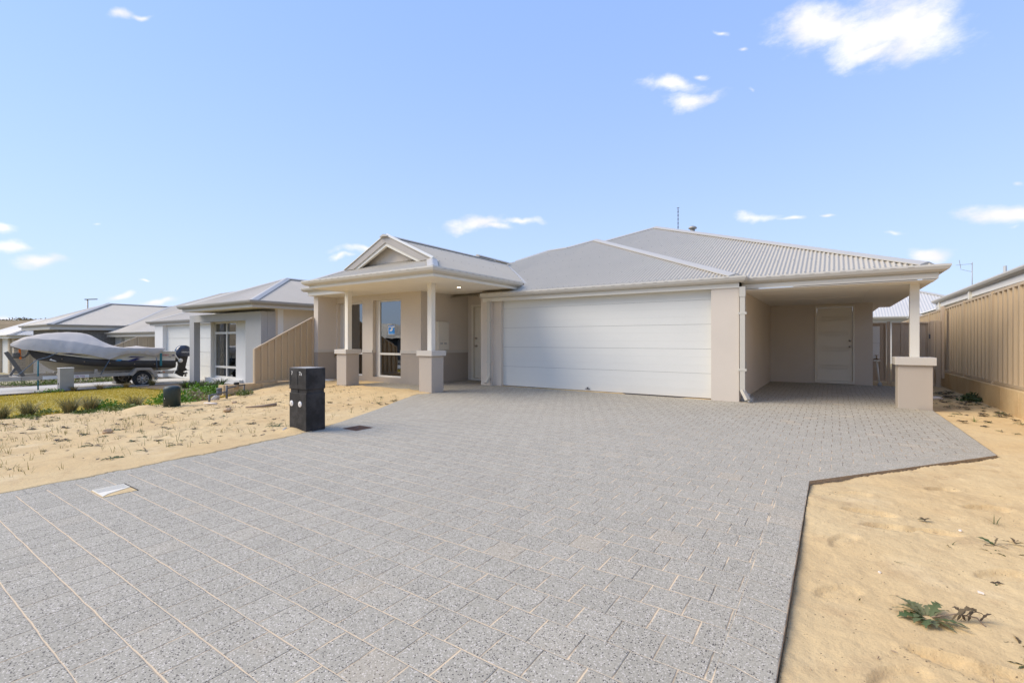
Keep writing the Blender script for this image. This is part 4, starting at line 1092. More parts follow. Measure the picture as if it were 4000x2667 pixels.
mb.hipcap((-15.3, 7.83, 2.5), (-18.1, 10.65, AZ1), .13); mb.hipcap((-18.1, 10.65, AZ1), (-18.1, 12.6, AZ1), .12); mb.hipcap((-18.1, 10.65, AZ1), (-20.4, 7.83, 2.5), .1); mb.hipcap((-29.1, 9.7, 2.18), (-26.2, 12.6, 2.18 + T * 2.9), .13)
mb.build('ridge_cap', M['ridge'], rr)
mb = MB(); gutter(mb, [(-20.4, 10.0), (-20.4, 7.83), (-15.3, 7.83), (-15.3, 10.0)], 2.40); gutter(mb, [(-29.1, 14), (-29.1, 9.7), (-20.5, 9.7)], 2.08); gutter(mb, [(-15.25, 10.56), (-13.55, 10.56)], 2.14)
mb.build('gutter', M['gutter_dark'], rr)
mb = MB(); FP = lambda z0, z1, t=.03: [(0, z0), (0, z1), (-t, z1), (-t, z0)]
mb.sweep([(-20.38, 10.0), (-20.38, 7.85), (-15.32, 7.85), (-15.32, 11.0)], FP(2.30, 2.46)); mb.sweep([(-29.08, 14), (-29.08, 9.72), (-20.5, 9.72)], FP(1.98, 2.12)); mb.sweep([(-15.25, 10.57), (-13.55, 10.57)], FP(2.02, 2.18))
mb.prism([(10.55, 2.15), (12.4, 2.15), (12.4, 2.9), (10.55, 2.24)], -15.29, -15.26, 'x')
mb.build('fascia', M['fascia_grey'], rr)
mb = MB(); mb.box(-20.37, -15.33, 7.87, 9.0, 2.31, 2.325); mb.box(-15.85, -15.33, 9.0, 11.0, 2.31, 2.325); mb.box(-15.25, -13.55, 10.58, 11.0, 2.02, 2.03); mb.box(-29.05, -20.5, 9.73, 10.0, 1.99, 2.0); mb.build('soffit', M['soffit'], rr)

# sloping fence and post beyond the boat
fe = thing('metal_fence', 'short beige steel fence with a sloping end behind the boat', 'fence', (-29.6, 9.3, -.6))
Ff = lambda y: .93 + min(max(y - 8.4, 0), .95) * .50
mb = MB(); ribsheet(mb, 'y', -29.62, 1, 8.4, 9.36, lambda a: -.8, lambda a: Ff(a), .24, .03); mb.build('fence_panel', M['fence'], fe, recalc=False)
mb = MB(); ribsheet(mb, 'y', -29.62, 1, 9.42, 12.5, lambda a: -.8, lambda a: 1.38, .24, .03); mb.build('fence_panel', M['fence'], fe, recalc=False)
mb = MB(); mb.bar((-29.6, 8.38, Ff(8.38)), (-29.6, 9.36, Ff(9.36)), .05, .05); mb.box(-29.63, -29.57, 9.36, 12.5, 1.37, 1.42); mb.build('fence_rail', M['fencetrim'], fe)
for yy, zz in ((8.38, .92), (9.39, 1.42)): MB().box(-29.65, -29.56, yy - .03, yy + .03, -.8, zz).build('fence_post', M['fencetrim'], fe)

# dark brick house
h2 = thing('house', 'dark grey brick house with a hipped pale roof beyond the boat', 'house', (-40, 13, -1.1))
mb = MB(); mb.box(-45.7, -39.9, 8.55, 8.8, -1.3, 2.15); mb.box(-40.1, -39.88, 8.8, 11.6, -1.3, 2.15); mb.build('wall', M['brickdark'], h2)
mb = MB(); mb.box(-39.2, -38.1, 11.2, 11.6, -1.3, 1.55); mb.box(-31.9, -30.9, 11.2, 11.6, -1.3, 1.55); mb.box(-38.1, -31.9, 11.3, 11.6, 1.42, 1.55); mb.build('wall', M['render_grey'], h2)
MB().box(-39.85, -39.2, 12.4, 12.6, -1.3, 1.6).build('wall', M['brickdark'], h2)
gd = MB().box(-38.1, -31.9, 11.4, 11.43, -1.2, 1.42).build('garage_door', M['gdoor'], h2)
for i in range(4): MB().box(-38.1, -31.9, 11.37, 11.395, -1.18 + i * .65, -.55 + i * .65).build('door_panel', M['gdoor'], gd)
ez = 2.22
mb = MB()
mb.corr('Y', -1, ez, -39.4, T, [(8.06, -39.4), (11.96, -39.4), (15.9, -43.34)], [(8.06, -39.4), (12.0, -43.34), (15.9, -43.34)], sub=6)
mb.corr('X', 1, ez, 8.06, T, [(-46.4, 8.06), (-39.4, 8.06)], [(-46.4, 8.06), (-43.34, 12.0), (-39.4, 8.06)], sub=4)
mb.corr('X', 1, 1.73, 10.8, T, [(-43.3, 15.9), (-39.4, 11.96), (-39.39, 10.8), (-30.6, 10.8)], [(-43.3, 15.9), (-41.0, 18.6), (-38.6, 18.8), (-30.6, 10.8)], sub=4)
mb.corr('Y', -1, 1.73, -30.6, T, [(10.8, -30.6), (20, -30.6)], [(10.8, -30.6), (18.8, -38.6), (20, -38.6)], sub=4)
rr = mb.build('roof', M['roof_grey'], h2, recalc=False)
mb = MB(); az = ez + T * 3.94
mb.hipcap((-39.4, 8.06, ez), (-43.34, 12.0, az), .20, lift=.05); mb.hipcap((-43.34, 12.0, az), (-43.34, 15.9, az), .16); mb.hipcap((-46.4, 8.06, ez), (-43.34, 12.0, az), .15)
mb.bar((-39.4, 11.96, ez + .05), (-43.34, 15.9, az + .05), .20, .02); mb.hipcap((-30.6, 10.8, 1.73), (-38.6, 18.8, 1.73 + T * 8), .2); mb.hipcap((-43.3, 16.0, az), (-41, 18.6, 1.73 + T * 7.8), .15)
mb.build('ridge_cap', M['ridge'], rr)
mb = MB(); gutter(mb, [(-46.4, 12), (-46.4, 8.06), (-39.4, 8.06), (-39.4, 11.9)], ez - .11); gutter(mb, [(-39.4, 10.8), (-30.6, 10.8), (-30.6, 14)], 1.62); mb.build('gutter', M['gutter_dark'], rr)
mb = MB(); mb.sweep([(-46.38, 12), (-46.38, 8.08), (-39.42, 8.08), (-39.42, 11.9)], FP(ez - .32, ez - .06)); mb.sweep([(-39.4, 10.82), (-30.6, 10.82)], FP(1.46, 1.66)); mb.build('fascia', M['fascia_grey'], rr)
MB().box(-46.3, -39.45, 8.1, 8.6, ez - .31, ez - .29).build('soffit', M['soffit'], rr)

# cream brick house at the far left
h3 = thing('house', 'cream brick house with a white roller door and white roof at the left edge', 'house', (-52, 10, -1.2))
mb = MB(); mb.box(-49.6, -49.1, 7.95, 8.2, -1.3, 1.45); mb.box(-48.2, -47.7, 7.95, 8.2, -1.3, 1.45); mb.box(-56, -52.2, 7.95, 8.2, -1.3, 1.45); mb.box(-47.9, -47.68, 8.2, 13, -1.3, 1.45); mb.build('wall', M['brickcream'], h3)
gd = MB().box(-52.2, -49.6, 8.08, 8.1, -1.2, 1.42).build('garage_door', M['gdoor'], h3)
MB().box(-49.1, -48.2, 8.08, 8.1, -1.2, 1.42).build('roller_door', M['gdoor'], h3)
mb = MB(); mb.corr('Y', -1, 1.6, -47.3, T, [(7.6, -47.3), (16, -47.3)], [(7.6, -47.3), (11.0, -50.7), (12.6, -50.7), (16, -47.3)], sub=4)
mb.corr('X', 1, 1.6, 7.6, T, [(-58, 7.6), (-47.3, 7.6)], [(-58, 11), (-50.7, 11.0), (-47.3, 7.6)], sub=4)
rr = mb.build('roof', M['roof_white'], h3, recalc=False)
mb = MB(); mb.hipcap((-47.3, 7.6, 1.6), (-50.7, 11, 1.6 + T * 3.4), .16); mb.build('ridge_cap', M['roof_grey'], rr)
mb = MB(); gutter(mb, [(-58, 7.6), (-47.3, 7.6), (-47.3, 13)], 1.50); mb.build('gutter', M['gutter'], rr)
mb = MB(); mb.sweep([(-58, 7.62), (-47.32, 7.62), (-47.32, 13)], FP(1.38, 1.54)); mb.build('fascia', M['render_white'], rr)
fe = thing('metal_fence', 'weathered beige fence panels behind the trailer winch', 'fence', (-47.2, 10.5, -1.2))
mb = MB(); ribsheet(mb, 'y', -47.0, 1, 8.4, 12.4, lambda a: -1.2, lambda a: .55, .24, .03); mb.build('fence_panel', M['fence'], fe, recalc=False)

# street lamp far off
sl = thing('street_lamp', 'thin street lamp on a pale pole standing above the dark house roof', 'street lamp', (-91.2, 22.8, -1.2))
MB().tube([(-91.2, 22.8, -1.3), (-91.2, 22.8, 7.2)], [.14, .09], 8).build('pole', M['galv'], sl)
mb = MB(); mb.bar((-91.5, 22.6, 7.28), (-90.2, 23.6, 7.34), .28, .14); mb.build('lamp_head', M['greybox'], sl)

# houses across the street: seen only as the dark shapes mirrored in the window panes
for cx, lab in ((-52.0, 'dark roofed house across the street, mirrored in the right porch window'), (-38.0, 'dark roofed house across the street, mirrored in the left porch window')):
    ho = thing('house', lab, 'house', (cx, -25, -1.1))
    MB().box(cx - 6.0, cx + 6.0, -30, -21, -1.3, 1.5).build('wall', M['brickdark'], ho)
    mb = MB(); mb.add([(cx - 6.7, -20.3, 1.5), (cx + 6.7, -20.3, 1.5), (cx + 1.8, -25.5, 3.6), (cx - 1.8, -25.5, 3.6), (cx - 6.7, -30.7, 1.5), (cx + 6.7, -30.7, 1.5)],
                      [(0, 1, 2, 3), (1, 5, 2), (5, 4, 3, 2), (4, 0, 3), (0, 4, 5, 1)]); mb.build('roof', M['darkgrey'], ho)
    gd = MB().box(cx - 4.5, cx + .5, -20.99, -20.95, -1.1, 1.1).build('garage_door', M['render_grey'], ho)
# ------------------------------------------------------------------ small things on the lot
lb = thing('letterbox', 'charcoal concrete twin letterbox pillar numbered 7 and 7a', 'letterbox', (-6.05, 3.87, 0))
LX0, LX1, LY0, LY1 = -6.245, -5.845, 3.71, 4.0
MB().box(LX0, LX1, LY0, LY1, -.10, .515).build('pillar_body', M['charcoal'], lb, bevel=.008)
mb = MB(); mb.box(LX0 + .012, LX1 - .012, LY0 + .015, LY1 - .012, .515, .565); mb.build('neck', M['charcoal'], lb)
mb = MB(); mb.box(LX0 - .002, LX1 + .002, LY0 - .002, LY1 + .002, .565, .853); hd = mb.build('letter_head', M['charcoal'], lb, bevel=.008)
MB().box(LX0 + .01, LX1 - .01, LY0 + .01, LY1 - .01, .8535, .857).build('sky_lit_top', M['concrete'], lb, bevel=.003)  # charcoal head's top coloured pale to stand in for sky light on it
mb = MB()
for x in (-6.218, -6.055): mb.box(x, x + .018, LY0 - .006, LY0 + .02, .625, .81)
mb.box(-6.065, -6.048, LY0 + .008, LY0 + .02, .516, .564)
mb.build('letter_slot', M['dark'], lb)
for x in (-6.185, -5.985):
    d = MB().lathe((x, LY0 - .001, .365), [(.040, .004), (.040, -.004), (.034, -.007), (0, -.007)], 28, axis='y').build('mail_door', M['reflector'], lb)
    MB().lathe((x, LY0 - .008, .365), [(.006, .002), (.006, -.006), (0, -.007)], 10, axis='y').build('lock', M['chrome'], d)
text('house_number', '7', .072, (-6.192, LY0 - .004, .757), (R(90), 0, 0), M['letter'], lb)
text('house_number', '7a', .072, (-6.005, LY0 - .004, .757), (R(90), 0, 0), M['letter'], lb)

gr = thing('drain_grate', 'small rusty drain grate set flush in the paving near the letterbox', 'drain grate', (-5.52, 4.29, 0))
mb = MB(); mb.box(-5.665, -5.375, 4.15, 4.435, .001, .006); mb.build('frame', M['rust'], gr)
mb = MB()
for i in range(9): mb.box(-5.645 + i * .029, -5.628 + i * .029, 4.17, 4.415, .006, .009)
mb.build('bars', M['rust'], gr)
MB().box(-5.535, -5.515, 4.28, 4.30, .009, .012).build('lift_eye', M['darkgrey'], gr)

uc = thing('utility_cover', 'white ribbed service lid half covered with sand in a gap of the paving', 'utility cover', (-4.88, 1.385, 0))
mb = MB(); mb.box(-5.02, -4.73, 1.275, 1.495, .001, .003); mb.build('sand_fill', M['sand'], uc)
mb = MB()
mb.prism([(-5.017, 1.281), (-4.745, 1.279), (-4.80, 1.325), (-4.875, 1.492), (-5.017, 1.492)], .003, .007, 'z')
for i in range(6): mb.box(-5.012 + i * .022, -5.002 + i * .022, 1.285, 1.485, .007, .010)
mb.build('lid', M['lino'], uc)
mb = MB(); mb.box(-5.03, -4.725, 1.495, 1.503, .001, .006); mb.build('gap_edge', M['dark'], uc)

# dark green service pillar and the water meter beside the garden
gp = thing('service_pillar', 'round topped dark green service pillar at the edge of the sand', 'service pillar', (-11.75, 4.33, -.2))
MB().lathe((-11.75, 4.33, -.22), [(.155, 0), (.155, .40), (.15, .44), (.125, .465), (.06, .478), (0, .48)], 28).build('pillar_shell', M['iron'], gp)
MB().lathe((-11.75 + .05, 4.33 - .148, 0.0), [(.012, .0), (.012, -.012), (0, -.014)], 10, axis='y').build('lock', M['chrome'], gp)
wm = thing('water_meter', 'pair of capped water meters on grey pipework at the end of the limestone wall', 'water meter', (-12.3, 5.65, -.2))
wz = bz(-12.2, 5.6)
P0, P1 = Vector((-12.02, 5.18, wz)), Vector((-12.35, 5.55, wz)); up = Vector((0, 0, 1))
def lerp(t): return P0 + (Vector((-12.75, 6.35, wz)) - P0) * t
mb = MB()
mb.tube([lerp(0) - up * .1, lerp(0) + up * .17], .025, 8); mb.tube([lerp(0) + up * .15, lerp(.46) + up * .17], .022, 8); mb.tube([lerp(.46) - up * .1, lerp(.46) + up * .33], .026, 8)
mb.tube([lerp(.46) + up * .26, lerp(1) + up * .28], .02, 8); mb.tube([lerp(.98) - up * .1, lerp(.98) + up * .29], .02, 8)
mb.build('pipework', M['pipe'], wm)
for t, zz, mm in ((.26, .12, 'pipe'), (.74, .20, 'brasspipe')):
    c = lerp(t) + up * zz
    k = MB().lathe(c, [(.05, 0), (.06, .03), (.06, .11), (.055, .115)], 20).build('meter_body', M[mm], wm)
    MB().lathe(c, [(.063, .115), (.063, .16), (.055, .17), (0, .17)], 20).build('meter_cap', M['pipe' if mm == 'pipe' else 'motorblack'], k)

# neighbour's grey letterbox pillar
npz = bz(-21.55, 4.9)
nl = thing('letterbox', 'plain grey rendered letterbox pillar beside the concrete drive', 'letterbox', (-21.55, 4.9, npz))
k = (-.53 + .0)
MB().box(-21.80, -21.50, 4.66, 5.02, npz - .05, npz + .80).build('pillar_body', M['concrete'], nl, bevel=.008)
MB().box(-21.81, -21.49, 4.65, 5.03, npz + .80, npz + .815).build('pillar_cap', M['render_white'], nl)
MB().box(-21.69, -21.62, 4.655, 4.662, npz + .25, npz + .31).build('mail_door', M['dark'], nl)
mb = MB(); mb.box(-21.9, -21.35, 4.3, 5.1, npz - .02, npz + .03); mb.build('footing', M['concrete'], nl)

# ------------------------------------------------------------------ boat, trailer, cover
K = 1.06
BX = -23.37; HB = 1.09
def S(y, z): return (y * K, 1.23 + (z - 1.23) * K)
boat = thing('boat', 'small white and dark grey motor boat parked on a trailer in the neighbour\'s drive', 'boat', (BX, 6.3, -.1))
st = np.linspace(0, 1, 26)
ys = 4.24 + (8.34 - 4.24) * st ** 1.25
zk = np.interp(ys, [4.24, 4.52, 4.72, 4.99, 5.4, 6.2, 8.34], [.86, .47, .245, .09, .02, -.02, -.03])
zc = np.interp(ys, [4.24, 4.36, 4.94, 5.6, 6.26, 8.34], [.86, .55, .44, .31, .245, .115])
zb_ = np.interp(ys, [4.24, 4.8, 5.6, 6.75, 8.34], [.90, .74, .585, .465, .41])
zs = np.interp(ys, [4.24, 4.8, 5.6, 6.75, 8.34], [.96, .93, .88, .83, .79])
wb = np.interp(ys, [4.24, 4.36, 4.6, 4.9, 5.3, 5.9, 6.6, 8.34], [.02, .22, .50, .74, .94, 1.06, HB, HB])
def strip(mb, rows, mi=0):
    n = len(rows[0]); vs = [p for r in rows for p in r]; fs = []
    for i in range(len(rows) - 1):
        for j in range(n - 1): fs.append((i * n + j, i * n + j + 1, (i + 1) * n + j + 1, (i + 1) * n + j))
    mb.add(vs, fs, mi, True)
mb = MB()
strip(mb, [[(BX + s * w, y, z) for s, w, z in ((-1, b * .90, c), (-1, b * .45, kz * .55 + c * .45), (0, 0, kz), (1, b * .45, kz * .55 + c * .45), (1, b * .90, c))] for y, b, kz, c in zip(ys, wb, zk, zc)])
hull = mb.build('hull', M['hull'], boat, recalc=False)
mb = MB(); mb.add([(BX - HB * .9, 8.345, zc[-1]), (BX, 8.345, zk[-1]), (BX + HB * .9, 8.345, zc[-1]), (BX + HB, 8.345, zs[-1]), (BX - HB, 8.345, zs[-1])], [(0, 1, 2, 3, 4)]); mb.build('transom', M['topside'], hull)
mb = MB()
for s in (-1, 1):
    strip(mb, [[(BX + s * b * w, y, c * (1 - t) + d * t) for w, t in ((.90, 0), (.985, .03), (1.02, .25), (1.03, .55), (1.02, .85), (.985, .97), (.95, 1.0))] for y, b, c, d in zip(ys, wb, zc, zb_)])
mb.add([(BX + .9 * HB, 8.335, zc[-1]), (BX + 1.03 * HB, 8.335, zc[-1] + .1), (BX + 1.03 * HB, 8.335, zb_[-1] - .05), (BX + .95 * HB, 8.335, zb_[-1])], [(0, 1, 2, 3)])
mb.build('hull_collar', M['collar'], boat, recalc=False)
mb = MB()
for s in (-1, 1): strip(mb, [[(BX + s * b * w, y, c * (1 - t) + d * t) for w, t in ((.95, 0), (.962, .5), (.975, .52), (.985, .93), (1.0, .95), (1.0, 1.0), (.93, 1.02))] for y, b, c, d in zip(ys, wb, zb_, zs)])
top = mb.build('topside', M['topside'], boat, recalc=False)
sx = BX + HB * 1.0
def decal(name, pts, m, dx=.004): MB().prism([S(*p) for p in pts], sx + dx, sx + dx + .003, 'x').build(name, M[m], top)
decal('decal', ((6.30, .475), (6.65, .61), (6.95, .605), (6.62, .585), (6.75, .54), (6.46, .475)), 'navy')
decal('decal', ((5.98, .50), (6.10, .555), (6.22, .545), (6.14, .50)), 'cyan', .006)
decal('decal', ((6.36, .61), (6.45, .655), (6.95, .635), (6.55, .62)), 'navy', .006)
decal('decal', ((7.72, .655), (7.79, .69), (7.85, .655), (7.80, .635)), 'navy', .006)
decal('decal', ((4.55, .80), (4.8, .80), (5.35, .68), (5.0, .76)), 'navy', .006)
text('boat_lettering', 'NTREY', .085, (sx + .004, 7.62 * K - .24, 1.23 + (.645 - 1.23) * K), (R(90), 0, R(90)), M['red'], top, .002)
text('boat_lettering', '~', .16, (sx + .004, 7.74 * K - .12, .515), (R(90), 0, R(90)), M['navy'], top, .002)
mb = MB()
for y in (4.95, 5.5, 6.2, 6.95, 7.6): mb.lathe((BX + float(np.interp(y, ys, wb)) * 1.03, y, float(np.interp(y, ys, (zc + zb_) / 2))), [(.022, -.01), (.022, .006), (0, .01)], 10, axis='x')
mb.build('collar_bolt', M['brasspipe'], boat)
mb = MB(); mb.prism([(4.62, .545), (4.80, .49), (4.77, .53), (4.69, .56), (4.66, .60)], BX + .80, BX + .83, 'x'); mb.build('bow_emblem', M['letter'], boat)
mb = MB()
for s in (-1, 1):
    mb.tube([(BX + s * 1.02, 8.20, .80), (BX + s * 1.0, 8.44, .50), (BX + s * .98, 8.54, .40)], .026, 8); mb.tube([(BX + s * .95, 8.32, .76), (BX + s * .95, 8.46, .48)], .02, 8)
    mb.lathe((BX + s * 1.0, 8.55, .40), [(.075, -.03), (.085, 0), (.075, .03)], 16, axis='x')
mb.build('stern_bracket', M['topside'], boat)
# outboard
mb = MB(); mc = 8.96
rows = []
for z, yl, yh, w in ((.54, 8.74, 9.25, .15), (.60, 8.70, 9.30, .20), (.68, 8.71, 9.31, .22), (.80, 8.73, 9.30, .22), (.92, 8.79, 9.27, .20), (.98, 8.85, 9.22, .16), (1.02, 8.93, 9.12, .08)):
    rows.append([(BX + w * math.copysign(abs(math.cos(t)) ** .6, math.cos(t)), (yl + yh) / 2 + (yh - yl) / 2 * math.copysign(abs(math.sin(t)) ** .7, math.sin(t)), z) for t in np.linspace(0, 2 * math.pi, 25)])
strip(mb, rows); mb.add(rows[-1][:-1], [tuple(range(24))]); om = mb.build('outboard_motor', M['cowl'], boat, recalc=False)
mb = MB(); mb.prism([(8.78, .55), (9.2, .55), (9.16, .35), (9.10, .05), (9.18, -.05), (9.02, -.12), (9.06, -.20), (9.0, -.34), (8.90, -.30), (8.76, -.20), (8.70, -.18), (8.80, -.02), (8.84, .2), (8.80, .4)], BX - .06, BX + .06, 'x')
mb.prism([(8.62, .55), (8.80, .55), (8.84, .35), (8.62, .25)], BX - .10, BX + .10, 'x'); mb.box(BX - .14, BX + .14, 8.66, 9.22, -.075, -.06)
mb.build('motor_leg', M['motorblack'], om, bevel=.012)
mb = MB(); mb.lathe((BX, 9.06, -.20), [(.05, 0), (.05, .10), (.02, .14), (0, .14)], 12, axis='y')
for i in range(3):
    a = i * 2.094 + .4; c = Vector((BX, 9.12, -.20)); d = Vector((math.cos(a), 0, math.sin(a))); e = Vector((-math.sin(a), .5, math.cos(a))).normalized()
    mb.add([c + d * .03 - e * .03, c + d * .13 - e * .07, c + d * .15 + e * .02, c + d * .10 + e * .07, c + d * .03 + e * .03], [(0, 1, 2, 3, 4)])
mb.build('propeller', M['galv'], om, recalc=False)
text('motor_lettering', 'YAMAHA', .085, (BX + .225, 8.88, .70), (R(90), 0, R(90)), M['letter'], om, .002)

# cover: ridge, crease and hem lines read along the boat
cv = thing('boat_cover', 'grey canvas cover stretched over the bow and cockpit of the boat', 'boat cover', (BX, 5.8, .9))
cy = np.linspace(3.80, 7.94, 90)
zt = np.interp(cy, [3.80, 3.9, 4.2, 4.51, 5.0, 5.45, 5.65, 5.95, 6.3, 6.63, 6.9, 7.42, 7.94], [1.10, 1.20, 1.36, 1.455, 1.525, 1.535, 1.52, 1.42, 1.18, .965, .93, .915, .93])
zcr = np.interp(cy, [3.80, 4.15, 4.79, 5.35, 5.7, 6.1, 6.63, 7.94], [1.08, 1.30, 1.255, 1.175, 1.08, .98, .945, .92])
hem = np.interp(cy, [3.80, 3.95, 4.03, 4.4, 4.79, 5.1, 5.5, 5.9, 6.18, 6.45, 6.8, 7.2, 7.5, 7.64, 7.94], [1.04, .96, .92, .885, .815, .80, .745, .62, .525, .66, .735, .71, .64, .58, .90])
hw = np.interp(cy, [3.80, 3.95, 4.3, 4.7, 5.3, 5.9, 6.6, 7.94], [.02, .30, .62, .84, 1.04, 1.13, 1.15, 1.14])
cw = np.interp(cy, [3.80, 4.0, 4.5, 5.35, 5.9, 6.6, 7.94], [.01, .24, .58, .80, .98, 1.12, 1.13])
rows = []
for i, y in enumerate(cy):
    half = [(cw[i] * t, zt[i] * (1 - t) + zcr[i] * t + .018 * math.sin(math.pi * t)) for t in (0, .25, .5, .75)]
    half += [(cw[i] * (1 - t) + hw[i] * t + .03 * math.sin(math.pi * t), zcr[i] * (1 - t) + hem[i] * t) for t in (0, .12, .3, .5, .7, .85, 1.0)]
    rows.append([(BX - a, y, z) for a, z in half[:0:-1]] + [(BX + a, y, z) for a, z in half])
def crumple(p, j):
    y, z = p[1], p[2]; d = abs(j - 10) / 10
    w = .030 * math.sin(19 * y - 14 * z + 2 * math.sin(3 * y)) * d + .022 * math.sin(37 * y - 21 * z + 1.3) * d * d
    for py, pz in ((4.79, .815), (6.18, .525), (7.64, .58)):
        a = math.atan2(z - pz, y - py); rr_ = math.hypot(y - py, z - pz)
        w += .034 * math.sin(a * 22) * math.exp(-rr_ * 3.0) * d
    return (p[0] + math.copysign(w, p[0] - BX), y, z + .005 * math.sin(11 * y + 8 * (p[0] - BX)) + .003 * math.sin(23 * y - 9 * (p[0] - BX)))
rows = [[crumple(p, j) for j, p in enumerate(r)] for r in rows]
mb = MB(); strip(mb, [q_[:7] for q_ in rows]); strip(mb, [q_[6:15] for q_ in rows]); strip(mb, [q_[14:] for q_ in rows]); cs = mb.build('canvas', M['canvas'], cv, recalc=False)
mb = MB(); mb.tube([(BX + float(a) + .012, float(y), float(z)) for a, y, z in zip(hw[4::2], cy[4::2], hem[4::2])], .011, 6); mb.build('hem_cord', M['canvas'], cv)
mb = MB(); rows = []
for y, h in ((7.0, 0), (7.15, .06), (7.35, .09), (7.6, .06), (7.8, .02)): rows.append([(BX + x, y, .915 + h * (1 - (x / .75) ** 2) + .012 * math.sin(9 * x + 7 * y)) for x in np.linspace(-.75, .75, 9)])
strip(mb, rows); mb.build('seat_bulge', M['canvas'], cv, recalc=False)
def ties(name, pts, r, m): return MB().tube(pts, r, 6).build(name, M[m], cv)
ties('tie_strap', [(BX + 1.0, 4.79, .80), (BX + .95, 4.55, .66), (BX + .85, 4.28, .555), (BX + .5, 3.98, .14), (BX + .35, 3.93, .06)], .013, 'bluestrap')
ties('tie_strap', [(BX + 1.17, 6.18, .52), (BX + 1.15, 6.10, .34), (BX + 1.08, 6.0, .10), (BX + 1.05, 5.95, -.04)], .013, 'bluestrap')
ties('tie_strap', [(BX + 1.17, 7.64, .57), (BX + 1.16, 7.66, .3), (BX + 1.15, 7.68, .05)], .013, 'bluestrap')
mb = MB(); mb.box(BX + 1.155, BX + 1.165, 7.76, 7.84, .22, .72); mb.build('ratchet_strap', M['teal'], cv)

tr = thing('boat_trailer', 'galvanised single axle boat trailer under the covered boat', 'trailer', (BX, 5.8, -.56))
ZT, ZBm = .015, -.11
mb = MB()
for s in (-1, 1):
    mb.bar((BX + s * 1.02, 3.9, (ZT + ZBm) / 2), (BX + s * 1.02, 7.75, (ZT + ZBm) / 2), .06, ZT - ZBm); mb.bar((BX + s * 1.02, 3.9, (ZT + ZBm) / 2), (BX + s * .08, .9, (ZT + ZBm) / 2 + .03), .06, ZT - ZBm)
for y in (3.95, 5.2, 6.4, 7.6): mb.bar((BX - 1.0, y, ZT - .06), (BX + 1.0, y, ZT - .06), .06, .08)
for s in (-1, 1): mb.bar((BX + s * .55, 5.0, ZT + .03), (BX + s * .55, 8.0, ZT + .03), .10, .06)
mb.box(BX + .98, BX + 1.06, 5.78, 5.86, ZT, .18)
mb.build('frame', M['galv'], tr)
mb = MB(); mb.tube([(BX, .5, -.02), (BX, 1.0, -.02)], .05, 10); mb.box(BX - .06, BX + .06, .95, 1.3, -.06, .04); mb.tube([(BX + .12, 1.5, .2), (BX + .12, 1.5, -.5)], .03, 8); mb.build('coupling', M['galvdark'], tr)
pl = MB().box(BX + 1.052, BX + 1.056, 4.40, 5.62, ZBm + .006, ZT - .004).build('name_plate', M['letter'], tr)
text('plate_lettering', 'ACE TRAILERS', .068, (BX + 1.057, 4.90, -.075), (R(90), 0, R(90)), M['mauve'], tr, .001, sx=.62)
text('plate_lettering', '(08) 9408', .085, (BX + 1.057, 5.235, -.08), (R(90), 0, R(90)), M['mauve'], tr, .001, sx=.80)
mb = MB(); mb.bar((BX, 4.12, -.02), (BX, 3.70, .84), .09, .11, up=(0, 1, 0)); mb.bar((BX, 3.80, .02), (BX, 3.92, .26), .06, .07, up=(0, 1, 0)); mb.bar((BX, 3.86, .64), (BX, 4.14, .64), .07, .06); mb.bar((BX, 4.14, .64), (BX, 4.26, .78), .07, .06); mb.lathe((BX - .05, 4.27, .80), [(.05, 0), (.05, .10)], 12, axis='x')
wp = mb.build('winch_post', M['galvdark'], tr, bevel=.004)
mb = MB(); mb.box(BX - .10, BX + .10, 3.86, 4.03, .66, .80); mb.lathe((BX - .08, 3.95, .74), [(.07, 0), (.07, .16)], 14, axis='x'); mb.bar((BX + .13, 3.95, .74), (BX + .13, 4.08, .66), .02, .02); mb.build('winch', M['galvdark'], wp, bevel=.006)
MB().bar((BX + .06, 4.02, .93), (BX + .06, 4.04, .58), .035, .05).build('safety_strap', M['orange'], wp)
for s in (1, -1):
    hub = MB().lathe((BX + s * 1.02, 7.22, -.26), [(.10, -.13), (.10, .06)], 16, axis='x').build('wheel', M['galvdark'], tr)
    MB().lathe((BX + s * 1.02, 7.22, -.26), [(.19, -.09), (.27, -.10), (.302, -.075), (.31, -.03), (.31, .03), (.302, .075), (.27, .10), (.19, .09), (.185, .0), (.19, -.09)], 32, axis='x').build('tyre', M['tyre'], hub)
    mb = MB(); f = s * .07
    mb.lathe((BX + s * 1.02, 7.22, -.26), [(.192, -.08), (.200, .085 * 1), (.18, .088), (.17, .06), (.17, -.06)], 32, axis='x')
    for i in range(8):
        a = i * math.pi / 4; c = Vector((BX + s * 1.02 + f, 7.22, -.26)); d = Vector((0, math.cos(a), math.sin(a)))
        mb.bar(c + d * .04, c + d * .175, .05, .02, up=(1, 0, 0))
    mb.lathe((BX + s * 1.02 + f, 7.22, -.26), [(.06, -.02), (.06, .02), (.03, .035), (0, .035)], 16, axis='x')
    mb.build('rim', M['rim'], hub)
    mb = MB(); pts = [S(6.418, -.02), S(6.603, .222), S(7.053, .208), S(7.263, -.11), S(7.235, -.244)]
    for p, q2 in zip(pts, pts[1:]): mb.bar((BX + s * 1.03, p[0], p[1]), (BX + s * 1.03, q2[0], q2[1]), .24, .035, up=(0, .3, 1))
    for p, q2 in zip(pts[:-1], pts[1:-1]): mb.add([(BX + s * 1.15, *p), (BX + s * 1.15, *q2), (BX + s * 1.15, q2[0] * .82 + 7.22 * .18, q2[1] * .82 - .26 * .18), (BX + s * 1.15, p[0] * .82 + 7.22 * .18, p[1] * .82 - .26 * .18)], [(0, 1, 2, 3)])
    mb.build('mudguard', M['galv'], tr)
